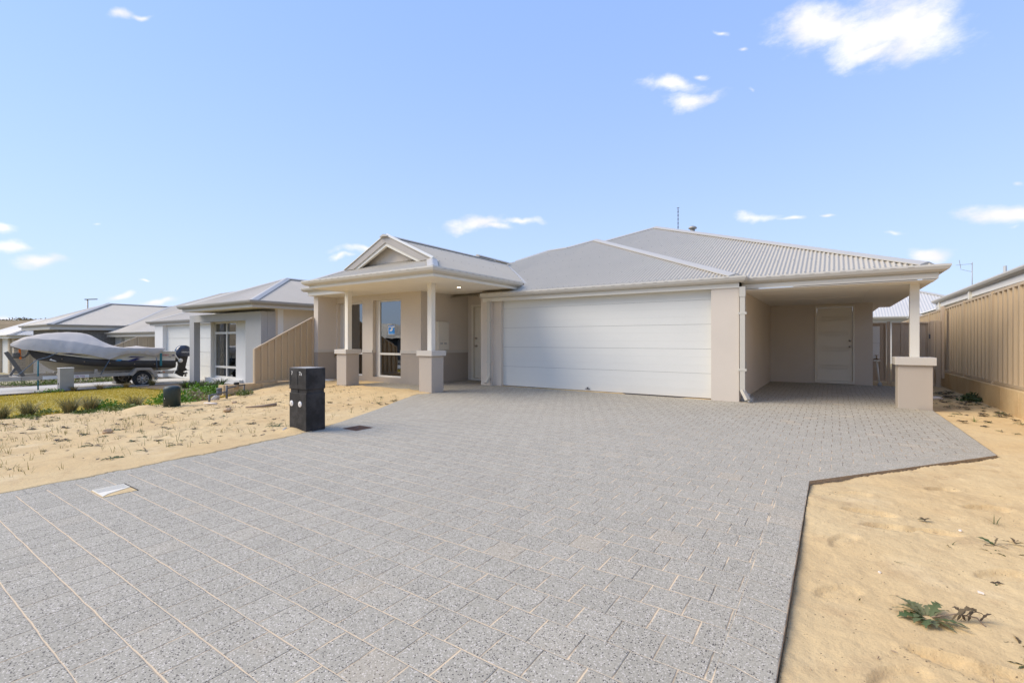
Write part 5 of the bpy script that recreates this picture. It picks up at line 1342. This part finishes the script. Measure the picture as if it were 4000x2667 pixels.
mb = MB(); mb.prism([S(7.36, .067), S(7.85, .055), S(7.80, -.045), S(7.38, -.03)], BX + .85, BX + 1.05, 'x'); tb = mb.build('light_board', M['galv'], tr)
MB().box(BX + 1.05, BX + 1.058, 7.90, 7.98, -.05, -.02).build('side_marker', M['lampamber'], tb)
mb = MB(); mb.tube([(BX + 1.0, 4.30, .54), (BX + 1.0, 4.30, .0), (BX + 1.0, 4.30, -.45)], .022, 8); mb.build('jockey_stand', M['teal'], tr)
MB().box(-24.9, -24.4, 7.0, 7.5, bz(-24, 7) + .03, bz(-24, 7) + .08).build('wheel_chock', M['galvdark'], tr)
# ------------------------------------------------------------------ plants
def blades(mb, n, cx, cy, cz, rad, h0, h1, w, lean, r, mi=0, droop=.5, seg=3, base_z=None):
    for _ in range(n):
        a = r.uniform(0, 6.283); rr = rad * math.sqrt(r.random()); x, y = cx + rr * math.cos(a), cy + rr * math.sin(a)
        z = cz if base_z is None else base_z(x, y)
        az = a + r.normal(0, .6); h = r.uniform(h0, h1); l = abs(r.normal(lean, lean * .5)) * h
        d = Vector((math.cos(az), math.sin(az), 0)); p = Vector((-d.y, d.x, 0)); vs = []
        for i in range(seg + 1):
            t = i / seg; c = Vector((x, y, z)) + d * (l * t ** 1.6) + Vector((0, 0, h * (t - droop * .5 * lean * t * t)))
            ww = w * (1 - t) ** .7
            if i < seg: vs += [c - p * ww, c + p * ww]
            else: vs.append(c)
        fs = [(2 * i, 2 * i + 1, 2 * i + 3, 2 * i + 2) for i in range(seg - 1)] + [(2 * seg - 2, 2 * seg - 1, 2 * seg)]
        mb.add(vs, fs, mi)
def leaf(mb, p, az, L, W, rise, curl, r, lobes=0, mi=0):
    d = Vector((math.cos(az), math.sin(az), 0)); s = Vector((-d.y, d.x, 0)); n = 5 if not lobes else lobes * 2 + 1; vs = []
    tw = r.uniform(-.5, .5)
    for i in range(n + 1):
        t = i / n; c = Vector(p) + d * (L * t) + Vector((0, 0, rise * L * math.sin(t * 2.0) - curl * L * t * t))
        w = W * math.sin(math.pi * min(1, t * .92 + .06)) ** .8
        if lobes: w *= (1.0 if i % 2 else .42) * r.uniform(.8, 1.2)
        u = s + Vector((0, 0, tw))
        vs += [c - u * w + Vector((0, 0, .15 * w)), c, c + u * w + Vector((0, 0, .15 * w))]
    fs = []
    for i in range(n):
        for j in (0, 1): fs.append((3 * i + j, 3 * i + j + 1, 3 * i + j + 4, 3 * i + j + 3))
    mb.add(vs, fs, mi)
def leafcloud(mb, n, c, rad, size, r, mi=0, zf=None, shell=.5):
    for _ in range(n):
        v = r.normal(size=3); v /= np.linalg.norm(v); k = shell + (1 - shell) * r.random()
        lump = 1 + .22 * math.sin(5 * v[0] + c[0] * 3) * math.sin(4 * v[1] + c[1]) + .12 * math.sin(9 * v[0] + 7 * v[1])
        p = Vector((c[0] + v[0] * rad[0] * k * lump, c[1] + v[1] * rad[1] * k * lump, c[2] + abs(v[2]) * rad[2] * k * lump))
        if zf is not None: p.z = max(p.z, zf(p.x, p.y) + .01)
        a = Vector(r.normal(size=3)).normalized(); b = a.orthogonal().normalized(); sz = size * r.uniform(.6, 1.4)
        mb.add([p - a * sz, p + b * sz * .45, p + a * sz, p - b * sz * .45], [(0, 1, 2, 3)], mi)

r = np.random.default_rng(11)
# lawn blades
mb = MB(); N = 26000
lx = r.uniform(-21.25, -12.6, N); ly = r.uniform(.2, 6.7, N)
edge = -12.75 - .35 * np.sin(ly * 2.3) - .2 * np.sin(ly * 5.1)
keep = lx < edge; lx, ly = lx[keep], ly[keep]; lz = base(lx, ly) + .01
aa = r.uniform(0, 6.283, len(lx)); hh = r.uniform(.025, .06, len(lx)); ln = r.uniform(-.03, .03, (len(lx), 2)); wv = .006
V = np.stack([np.stack([lx - wv * np.cos(aa), ly - wv * np.sin(aa), lz], 1), np.stack([lx + wv * np.cos(aa), ly + wv * np.sin(aa), lz], 1), np.stack([lx + ln[:, 0], ly + ln[:, 1], lz + hh], 1)], 1).reshape(-1, 3)
mb.v = [tuple(p) for p in V]; mb.f = [[3 * i, 3 * i + 1, 3 * i + 2] for i in range(len(lx))]; mb.mi = [0] * len(lx); mb.sm = [False] * len(lx)
tag(mb.build('grass', M['grass'], recalc=False), kind='stuff')

# ornamental tufts along the lawn, one by one
TU = [(-12.78, 1.97, .42, .11, 'tuft', 'brown green grass tuft at the left edge of the photo, on the sand border', 230),
      (-13.0, 2.36, .44, .11, 'tuft', 'upright grey green grass tuft, second from the left on the lawn border', 240),
      (-12.60, 2.88, .48, .13, 'tuft', 'largest grey green grass tuft at the middle of the lawn border', 300),
      (-13.1, 3.33, .46, .16, 'tuft', 'spreading brownish grass tuft right of the largest tuft', 260),
      (-12.75, 4.0, .40, .17, 'tuft', 'wispy grass tuft rising out of the creeping weeds left of the green pillar', 170),
      (-21.35, 4.98, .30, .09, 'tuftgold', 'small golden brown tuft against the grey letterbox pillar', 130),
      (-21.4, 5.68, .34, .11, 'tuftgold', 'golden green tuft between the grey letterbox and the trailer wheel', 160),
      (-21.2, 6.38, .34, .11, 'tuftgold', 'brown green tuft in front of the shadowed far wheel of the trailer', 160),
      (-21.5, 7.26, .46, .12, 'tuft', 'green tuft in front of the near trailer wheel', 190)]
for x, y, h, rad, m_, lab, n in TU:
    mb = MB(); z = bz(x, y) - .01
    blades(mb, n, x, y, z, rad * .55, h * .45, h, .0055, .55, r, droop=.6)
    o = mb.build('grass_tuft', M[m_], recalc=False); tag(o, lab, 'grass tuft', 'ornamental grass tufts round the neighbour\'s lawn')
# strappy plants below the grey portal
SP = [(-18.35, 7.20, 'leftmost dark strappy plant below the grey portal'), (-17.75, 7.24, 'dark strappy plant second from the left below the grey portal'), (-17.15, 7.22, 'dark strappy plant third from the left, under the tall window'),
      (-16.45, 7.22, 'dark strappy plant next to the end of the limestone wall'), (-18.3, 8.25, 'dark strappy plant peeping over the limestone wall below the window')]
for x, y, lab in SP:
    mb = MB(); blades(mb, 90, x, y, bz(x, y), .10, .26, .46, .017, .75, r, droop=.8, seg=4)
    tag(mb.build('strappy_plant', M['strap'], recalc=False), lab, 'plant', 'strappy plants in the neighbour\'s garden bed')
# bushes and creeping weeds along the edge of the sand
BU = [(-13.0, 4.85, .75, .55, .30, 'bush', 900, .035, 'bright green bushy weed spilling round the green service pillar', 'bush'),
      (-14.6, 6.15, .95, .60, .36, 'bush', 1100, .035, 'bright green leafy bush in front of the strappy plants', 'bush'),
      (-13.15, 5.35, .60, .35, .26, 'bushpale', 800, .028, 'dry straw coloured bush right of the green service pillar', 'bush'),
      (-12.2, 3.70, .70, .45, .10, 'creeper', 750, .028, 'low grey green creeper spread over the sand left of the green pillar', 'creeper'),
      (-13.2, 3.62, .40, .30, .22, 'bush', 420, .03, 'small bright green weed clump between two grass tufts', 'bush'),
      (-13.5, 2.72, .45, .25, .10, 'creeper', 330, .026, 'yellow green creeping patch at the lawn edge left of the largest tuft', 'creeper'),
      (-12.55, 2.25, .55, .30, .07, 'creeper', 300, .026, 'flat yellow green patch between the two left tufts', 'creeper'),
      (-12.40, 3.05, .40, .30, .07, 'creeper', 260, .026, 'flat yellow green patch in front of the largest tuft', 'creeper'),
      (-21.4, 4.45, .30, .40, .14, 'bush', 330, .03, 'low green mat at the foot of the grey letterbox pillar', 'creeper'),
      (-21.35, 6.02, .25, .38, .10, 'bush', 220, .03, 'low green mat between the golden tufts', 'creeper'),
      (-12.75, 6.32, .30, .22, .16, 'creeper', 260, .028, 'weedy patch under the water meter against the limestone wall', 'weed')]
for x, y, ra, rb, h, m_, n, sz, lab, cat in BU:
    mb = MB(); leafcloud(mb, n, (x, y, bz(x, y)), (ra, rb, h), sz, r, zf=bz, shell=.35)
    tag(mb.build('shrub' if cat != 'x' else 'creeping_plant', M[m_], recalc=False), lab, cat)
# planting beyond the drive (seen under and behind the trailer)
mb = MB()
for i in range(26):
    x, y = r.uniform(-28.9, -26.9), r.uniform(2.5, 9.0); leafcloud(mb, 110, (x, y, bz(x, y)), (.5, .5, r.uniform(.12, .3)), .04, r, zf=bz, shell=.3)
tag(mb.build('ground_cover', M['creeper'], recalc=False), kind='stuff')
mb = MB()
for i in range(7): leafcloud(mb, 150, (-30.6 - i * .2, 6.2 + i * .55, -.75), (.45, .4, .55), .06, r, shell=.3)
tag(mb.build('shrub', M['tuft'], recalc=False), 'grey green hedge plants behind the trailer drawbar', 'bush')
# scrub on the dune
mb = MB()
for i in range(60):
    y = r.uniform(8, 52); x = -r.uniform(160, 170); h = r.uniform(.35, .9) * (1.0 if y > 27 else .4)
    leafcloud(mb, 150, (x, y, float(hillfn(np.array(x), np.array(y))) - .2), (r.uniform(1.5, 4), r.uniform(1.5, 4), h), .26, r, shell=.4)
tag(mb.build('scrub', M['scrub'], recalc=False), kind='stuff')

# weeds on the sand: rosettes copied over the left-hand sand
def sand_z(x, y): return bz(x, y) + .004
def rosette(seed, nl, L, W, lobes, mats, name='weed', rise=.25):
    rr = np.random.default_rng(seed); mb = MB()
    for i in range(nl):
        leaf(mb, (0, 0, .004), i * 6.283 / nl + rr.uniform(-.4, .4), L * rr.uniform(.6, 1.15), W * rr.uniform(.7, 1.2), rise * rr.uniform(.2, 1.4), rr.uniform(.0, .25), rr, lobes, int(rr.random() < .3))
    o = mb.build(name, [M[k] for k in mats], recalc=False)
    v = np.empty(len(o.data.vertices) * 3); o.data.vertices.foreach_get('co', v); v = v.reshape(-1, 3) + np.array(o.location); o.data.vertices.foreach_set('co', v.ravel()); o.location = (0, 0, 0); o.data.update()
    return o
def sprig(seed, n, h, mats, lean=.6, w=.003):
    rr = np.random.default_rng(seed); mb = MB(); blades(mb, n, 0, 0, 0, .015, h * .4, h, w, lean, rr, droop=.4)
    o = mb.build('grass_sprout', [M[k] for k in mats], recalc=False)
    v = np.empty(len(o.data.vertices) * 3); o.data.vertices.foreach_get('co', v); v = v.reshape(-1, 3) + np.array(o.location); o.data.vertices.foreach_set('co', v.ravel()); o.location = (0, 0, 0); o.data.update()
    return o
pool = [rosette(21, 6, .085, .014, 2, ('weed', 'weedbrown')), rosette(22, 5, .11, .015, 3, ('weed', 'weedbrown')), rosette(23, 7, .07, .012, 0, ('weedbrown', 'weed')), rosette(24, 4, .12, .012, 3, ('weedbrown', 'weed'))]
for o in pool: o.location = (0, 0, -30)
first = [True] * 4
def put(o, i, x, y, z, rz, sc, label, cat, group):
    if first[i]:
        first[i] = False; o.location = (x, y, z); o.rotation_euler = (0, 0, rz); o.scale = (sc,) * 3; return tag(o, label, cat, group)
    c = copy_tree(o, (x, y, z), rz, sc); return tag(c, label, cat, group)
n = 0; tries = 0
while n < 170 and tries < 4000:
    tries += 1
    x = r.uniform(-12.4, -6.0); y = r.uniform(1.3, 8.2)
    if x > -6.0 - max(0, (y - 4.2) * .52) - .12 or (x > -6.5 and 3.4 < y < 4.3): continue
    if vnoise(np.array(x * .9), np.array(y * .9)) < .36: continue
    i = int(r.integers(0, 4)); back = x < -9.2
    put(pool[i], i, x, y, sand_z(x, y), r.uniform(0, 6.28), r.uniform(.5, 1.25),
        'small dark weed flat on the sand between the lawn and the letterbox' if back else 'small dark weed flat on the sand near the paving edge', 'weed', 'small weeds over the far sand' if back else 'small weeds over the near sand')
    n += 1
# weeds in the strip beside the carport pier and the right-hand sand
n = 0
while n < 85:
    x = r.uniform(1.62, 2.45); y = r.uniform(8.6, 15.5)
    if y < 10 and x < 1.8: pass
    i = int(r.integers(0, 4))
    c = copy_tree(pool[i], (x, y, -.022), r.uniform(0, 6.28), r.uniform(.6, 1.6)); tag(c, 'small weed in the shaded sand strip between the carport and the fence wall', 'weed', 'weeds in the strip by the fence'); n += 1
n = 0
for x, y, sc, i, lab in ((.82, 4.06, .85, 3, 'dark ragged weed in the right sand, the upper one of a close pair'), (.78, 3.90, .8, 1, 'dark ragged weed in the right sand, the lower one of a close pair'),
                      (.93, 4.16, .95, 3, 'long dark weed at the right edge of the photo above the close pair'), (.97, 3.98, .8, 1, 'brown weed at the right edge of the photo'),
                      (.53, 4.36, .6, 2, 'little brown weed beside the upper footprint'), (.70, 3.42, .45, 2, 'tiny four leaved brown weed in the right sand'),
                      (.64, 2.78, .75, 3, 'dark half withered weed at the lower right edge of the photo'), (.62, 2.62, .6, 1, 'brown withered weed at the very bottom right')):
    tag(copy_tree(pool[i], (x, y, -.025), r.uniform(0, 6.28), sc), lab, 'weed')
for x, y, h, nb, lab in ((.59, 3.90, .05, 6, 'spread grass seedling with long flat blades in the right sand'), (.281, 3.445, .05, 2, 'two bladed grass seedling standing in the right sand'), (.10, 2.86, .07, 1, 'single curved grass blade near the paving edge'),
                         (1.81, 10.06, .12, 14, 'bright grass clump in the sand strip in front of the pier'), (1.10, 5.35, .06, 3, 'thin grass seedling below the paving corner'), (.92, 4.55, .07, 5, 'wiry seedling at the right edge above the weeds'), (2.2, 9.1, .15, 16, 'fine grass clump at the right edge of the photo by the wall')):
    o = sprig(int(x * 997) + 5, nb, h, ('weed' if nb < 7 else 'creeper',), lean=1.0, w=.0035); o.location = (x, y, -.03); tag(o, lab, 'seedling')
# dark round bush by the wall
mb = MB(); leafcloud(mb, 420, (2.36, 13.4, -.03), (.20, .28, .17), .035, r, shell=.3); tag(mb.build('shrub', M['strap'], recalc=False), 'dark green round weed against the limestone wall by the fence', 'bush')
# big jagged weed in the foreground, with its withered stalks
bw = thing('weed', 'large jagged green weed half dried out in the right foreground sand', 'weed', (.36, 2.83, -.03))
rr = np.random.default_rng(5); mb = MB()
for a, L, W, ri in ((2.6, .145, .026, .45), (2.2, .12, .024, .3), (3.3, .12, .026, .35), (3.75, .13, .030, .25), (4.2, .11, .028, .3), (4.55, .12, .03, .3), (3.0, .09, .02, .5), (1.0, .10, .026, .7), (.6, .09, .02, .6), (5.9, .15, .018, .25), (6.2, .13, .018, .2), (5.5, .11, .02, .2), (2.8, .07, .022, .6), (3.5, .08, .022, .5), (4.0, .07, .024, .5), (4.9, .09, .022, .35), (2.0, .08, .02, .5), (1.5, .07, .018, .6), (5.7, .08, .018, .4)):
    leaf(mb, (.355 + .02 * math.cos(a), 2.835 + .02 * math.sin(a), -.024), a, L * .92, W * .85, ri * .75, .12, rr, 4)
mb.build('green_leaves', M['bigweed'], bw, recalc=False)
mb = MB()
for a, L, x in ((.2, .10, .44), (.6, .08, .46), (1.0, .07, .50), (-.1, .09, .47), (2.4, .06, .49), (.4, .06, .54)): leaf(mb, (x, 2.86 + (x - .44) * .5, -.020), a, L, .011, .8, .3, rr, 4)
mb.build('withered_leaves', M['weedbrown'], bw, recalc=False)
MB().tube([(.37, 2.84, -.02), (.46, 2.88, .005), (.53, 2.90, .0), (.56, 2.86, -.028)], .003, 5).build('dry_stalk', M['twig'], bw)

# sprouting grass on the lower left sand: nobody could count it
mb = MB()
for i in range(420):
    x = r.uniform(-12, -5.9); y = r.uniform(.9, 3.4) if r.random() < .7 else r.uniform(3.4, 8)
    if x > -6.0 - max(0, (y - 4.2) * .52) - .1: continue
    blades(mb, int(r.integers(2, 6)), x, y, sand_z(x, y) - .01, .035, .04, .12, .003, .5, r)
tag(mb.build('sprouting_grass', M['sprout'], recalc=False), kind='stuff')

# stones, shells, sticks and litter
def rock(name, x, y, z, s, m_, lab, seed, flat=.7, cat='stone'):
    rr = np.random.default_rng(seed); bm = bmesh.new(); bmesh.ops.create_icosphere(bm, subdivisions=3, radius=1)
    o_ = rr.uniform(0, 20)
    for v in bm.verts:
        k = 1 + .35 * float(fbm(np.array(v.co.x * 1.3 + o_), np.array(v.co.y * 1.3 + v.co.z * 1.7), 3)); v.co = Vector((v.co.x * k * s, v.co.y * k * s * .8, v.co.z * k * s * flat))
    me = bpy.data.meshes.new(name); bm.to_mesh(me); bm.free(); me.materials.append(M[m_])
    o = bpy.data.objects.new(name, me); COL.objects.link(o); o.location = (x, y, z + s * flat * .35); o.rotation_euler = (0, 0, rr.uniform(0, 6)); return tag(o, lab, cat)
rock('stone', -6.19, 3.62, .0, .045, 'stonegrey', 'pale stone leaning against the foot of the black letterbox', 1)
rock('stone', -9.25, 4.3, -.07, .07, 'stone', 'orange brown stone on the sand left of the letterbox', 2)
rock('stone', -8.35, 2.3, -.05, .055, 'stone', 'rusty round stone on the lower left sand', 3)
rock('stone', -12.55, 5.55, bz(-12.55, 5.55), .11, 'stonegrey', 'pale lump of stone among the bushes by the water meter', 4, .9)
rock('stone', -10.9, 5.2, bz(-10.9, 5.2), .06, 'stone', 'pinkish stone on the sand below the limestone wall', 5)
rock('stone', .21, 3.25, -.03, .009, 'shell', 'tiny white pebble near the paving edge on the right sand', 6)
rock('stone', .698, 4.26, -.03, .011, 'shell', 'round white pebble right of the two footprints', 7)
rock('stone', 1.85, 13.6, -.03, .12, 'shell', 'white flattened lump lying by the limestone wall behind the carport pier', 8, .35)
sh = MB()
rows = [[(.597 + .022 * t, 3.259 - .006 * t + .008 * (1 - t * .3) * math.cos(a), -.024 + .009 * (1 - t * .3) * math.sin(a)) for a in np.linspace(-.2, 3.4, 12)] for t in np.linspace(0, 1, 5)]
vs = [p for q_ in rows for p in q_]; sh.add(vs, [(i * 12 + j, i * 12 + j + 1, (i + 1) * 12 + j + 1, (i + 1) * 12 + j) for i in range(4) for j in range(11)], 0, True)
tag(sh.build('shell', M['shell'], recalc=False), 'broken white shell lying above the big weed', 'shell')
sk = MB().tube([(-9.45, 4.72, bz(-9.4, 4.7) + .03), (-9.28, 4.98, bz(-9.3, 4.9) + .035), (-9.2, 5.2, bz(-9.2, 5.1) + .05)], [.015, .024, .03], 8); tag(sk.build('stick', M['twig']), 'short thick dead stick on the sand below the water meter', 'stick')
sk = MB().tube([(-11.5, 4.86, bz(-11.5, 4.86) + .02), (-11.05, 4.9, bz(-11, 4.9) + .025)], .022, 8); tag(sk.build('pipe_offcut', M['shell']), 'white pipe offcut on the sand near the green pillar', 'pipe')
sk = MB().bar((.255, 4.98, -.022), (.335, 4.93, -.02), .004, .003); tag(sk.build('straw', M['letter']), 'thin white straw on the sand below the paving corner', 'straw')
sk = MB().box(-8.9, -8.55, 8.72, 8.82, .0, .02)
sk = MB(); sk.box(-12.95, -12.55, 8.72, 8.95, .012, .04); tag(sk.build('board_offcut', M['white']), 'white flat offcut lying under the porch tap', 'board')
# fine litter: bark chips and grit scattered over both sands
mb = MB()
for i in range(1300):
    if r.random() < .58:
        x, y = r.uniform(-12.4, -6.1), r.uniform(1.0, 8.0)
        if x > -6.0 - max(0, (y - 4.2) * .52) - .1: continue
        s, z = r.uniform(.006, .022), sand_z(x, y)
    else: x, y = r.uniform(-.1, 2.3), r.uniform(2.0, 9.0); s, z = r.uniform(.0025, .0075), -.024
    if y > 6.6 and -.2 < x < 1.5: continue
    if x > -.2 and y > 4.8 and y > 4.9 + (x + .17) * 1.36: continue
    a = r.uniform(0, 6.28); d = Vector((math.cos(a), math.sin(a), .2)) * s * r.uniform(1, 2.6); p = Vector((-d.y, d.x, 0)).normalized() * s * .35; c = Vector((x, y, z))
    mb.add([c - d, c + p, c + d, c - p, c + Vector((0, 0, s * .6))], [(0, 1, 4), (1, 2, 4), (2, 3, 4), (3, 0, 4)])
tag(mb.build('sand_litter', M['twig'], recalc=False), kind='stuff')

# ------------------------------------------------------------------ sky, sun, camera
SUN_EL, SUN_AZ = R(42), R(35)
sv = Vector((-math.cos(SUN_EL) * math.cos(SUN_AZ), -math.cos(SUN_EL) * math.sin(SUN_AZ), math.sin(SUN_EL)))
sun = bpy.data.lights.new('sun', 'SUN'); sun.energy = SUN_E; sun.angle = R(SUN_ANG); sun.color = (1, .885, .71)
so = bpy.data.objects.new('sun', sun); COL.objects.link(so); so.location = sv * 60; so.rotation_euler = sv.to_track_quat('Z', 'Y').to_euler()
w = bpy.data.worlds.new('World'); scn.world = w; w.use_nodes = True; nt = NT(w.node_tree)
bg = w.node_tree.nodes['Background']
sky = nt.node('ShaderNodeTexSky', sky_type='NISHITA'); sky.sun_disc = False; sky.sun_elevation = SUN_EL; sky.sun_rotation = math.atan2(sv.x, sv.y)
sky.air_density = 1.0; sky.dust_density = SKY_DUST; sky.ozone_density = 1.0; sky.altitude = 0
d = nt.node('ShaderNodeTexCoord').outputs['Generated']
nz = nt.node('ShaderNodeTexNoise'); nt.l.new(d, nz.inputs['Vector']); nz.inputs['Scale'].default_value = 9; nz.inputs['Detail'].default_value = 3
off = nt.node('ShaderNodeVectorMath', operation='SUBTRACT'); nt.l.new(nz.outputs['Color'], off.inputs[0]); off.inputs[1].default_value = (.5, .5, .5)
of2 = nt.node('ShaderNodeVectorMath', operation='SCALE'); nt.l.new(off.outputs[0], of2.inputs[0]); of2.inputs['Scale'].default_value = .075
dd = nt.node('ShaderNodeVectorMath', operation='ADD'); nt.l.new(d, dd.inputs[0]); nt.l.new(of2.outputs[0], dd.inputs[1])
mpz = nt.node('ShaderNodeMapping'); nt.l.new(d, mpz.inputs['Vector']); mpz.inputs['Scale'].default_value = (1, 1, 1.9)
nz2 = nt.node('ShaderNodeTexNoise'); nt.l.new(mpz.outputs[0], nz2.inputs['Vector']); nz2.inputs['Scale'].default_value = 13; nz2.inputs['Detail'].default_value = 9; nz2.inputs['Roughness'].default_value = .66
tot = None
for cd, ct, cb_, st_ in CLOUDS:
    p = nt.node('ShaderNodeVectorMath', operation='SUBTRACT'); nt.l.new(dd.outputs[0], p.inputs[0]); p.inputs[1].default_value = cd
    def dot(v):
        q_ = nt.node('ShaderNodeVectorMath', operation='DOT_PRODUCT'); nt.l.new(p.outputs[0], q_.inputs[0]); q_.inputs[1].default_value = v; return q_.outputs['Value']
    u, v, k = dot(ct), dot(cb_), dot(tuple(4 * e for e in cd))
    r2 = nt.m('ADD', nt.m('MULTIPLY', u, u), nt.m('ADD', nt.m('MULTIPLY', v, v), nt.m('MULTIPLY', k, k)))
    f = nt.m('SUBTRACT', st_, nt.m('MULTIPLY', nt.m('SQRT', r2), .80))
    tot = f if tot is None else nt.m('MAXIMUM', tot, f)
den = nt.sm(nt.m('ADD', tot, nt.m('MULTIPLY', nt.m('SUBTRACT', nz2.outputs[0], .5), 1.75)), -.12, .80)
den = nt.m('MULTIPLY', den, .97)
sep = nt.node('ShaderNodeSeparateXYZ'); nt.l.new(d, sep.inputs[0])
# the lower sky pales into thin air-light
pale = nt.m('MULTIPLY', nt.m('POWER', nt.m('SUBTRACT', 1.0, nt.m('MAXIMUM', sep.outputs[2], 0.0), clamp=True), 3.0), SKY_PALE)
skc = nt.mix(1.0, (0, 0, 0, 1), sky.outputs[0])
tint = nt.node('ShaderNodeMix', data_type='RGBA', blend_type='MULTIPLY'); tint.inputs[0].default_value = 1.0; nt.l.new(sky.outputs[0], tint.inputs[6]); tint.inputs[7].default_value = SKY_TINT
add = nt.node('ShaderNodeMix', data_type='RGBA', blend_type='ADD'); add.inputs[0].default_value = 1.0; nt.l.new(tint.outputs[2], add.inputs[6]); add.inputs[7].default_value = SKY_ADD
base_c = nt.mix(pale, add.outputs[2], SKY_LOW)
shade = nt.sm(nt.noise(d, 11, 4, .6), .35, .65)
cc = nt.mix(shade, CLOUD_A, CLOUD_B)
nt.l.new(nt.mix(den, base_c, cc), bg.inputs['Color']); bg.inputs['Strength'].default_value = SKY_STR

cam = bpy.data.cameras.new('camera'); co = bpy.data.objects.new('camera', cam); COL.objects.link(co)
co.location = (0, 0, 1.23); co.rotation_euler = (R(90), 0, R(34.11)); cam.sensor_width = 36; cam.lens = 1850.7 / 4000 * 36; cam.shift_y = -3.9 / 4000
cam.clip_start = .05; cam.clip_end = 3000; scn.camera = co
scn.view_settings.view_transform = 'Standard'; scn.view_settings.look = 'None'; scn.view_settings.exposure = EXPO; scn.view_settings.gamma = 1
scn.view_settings.use_curve_mapping = False
try:
    scn.cycles.use_denoising = True; scn.cycles.denoising_prefilter = 'ACCURATE'; scn.cycles.max_bounces = 8; scn.cycles.transparent_max_bounces = 12; scn.cycles.sample_clamp_indirect = 6
except Exception: pass
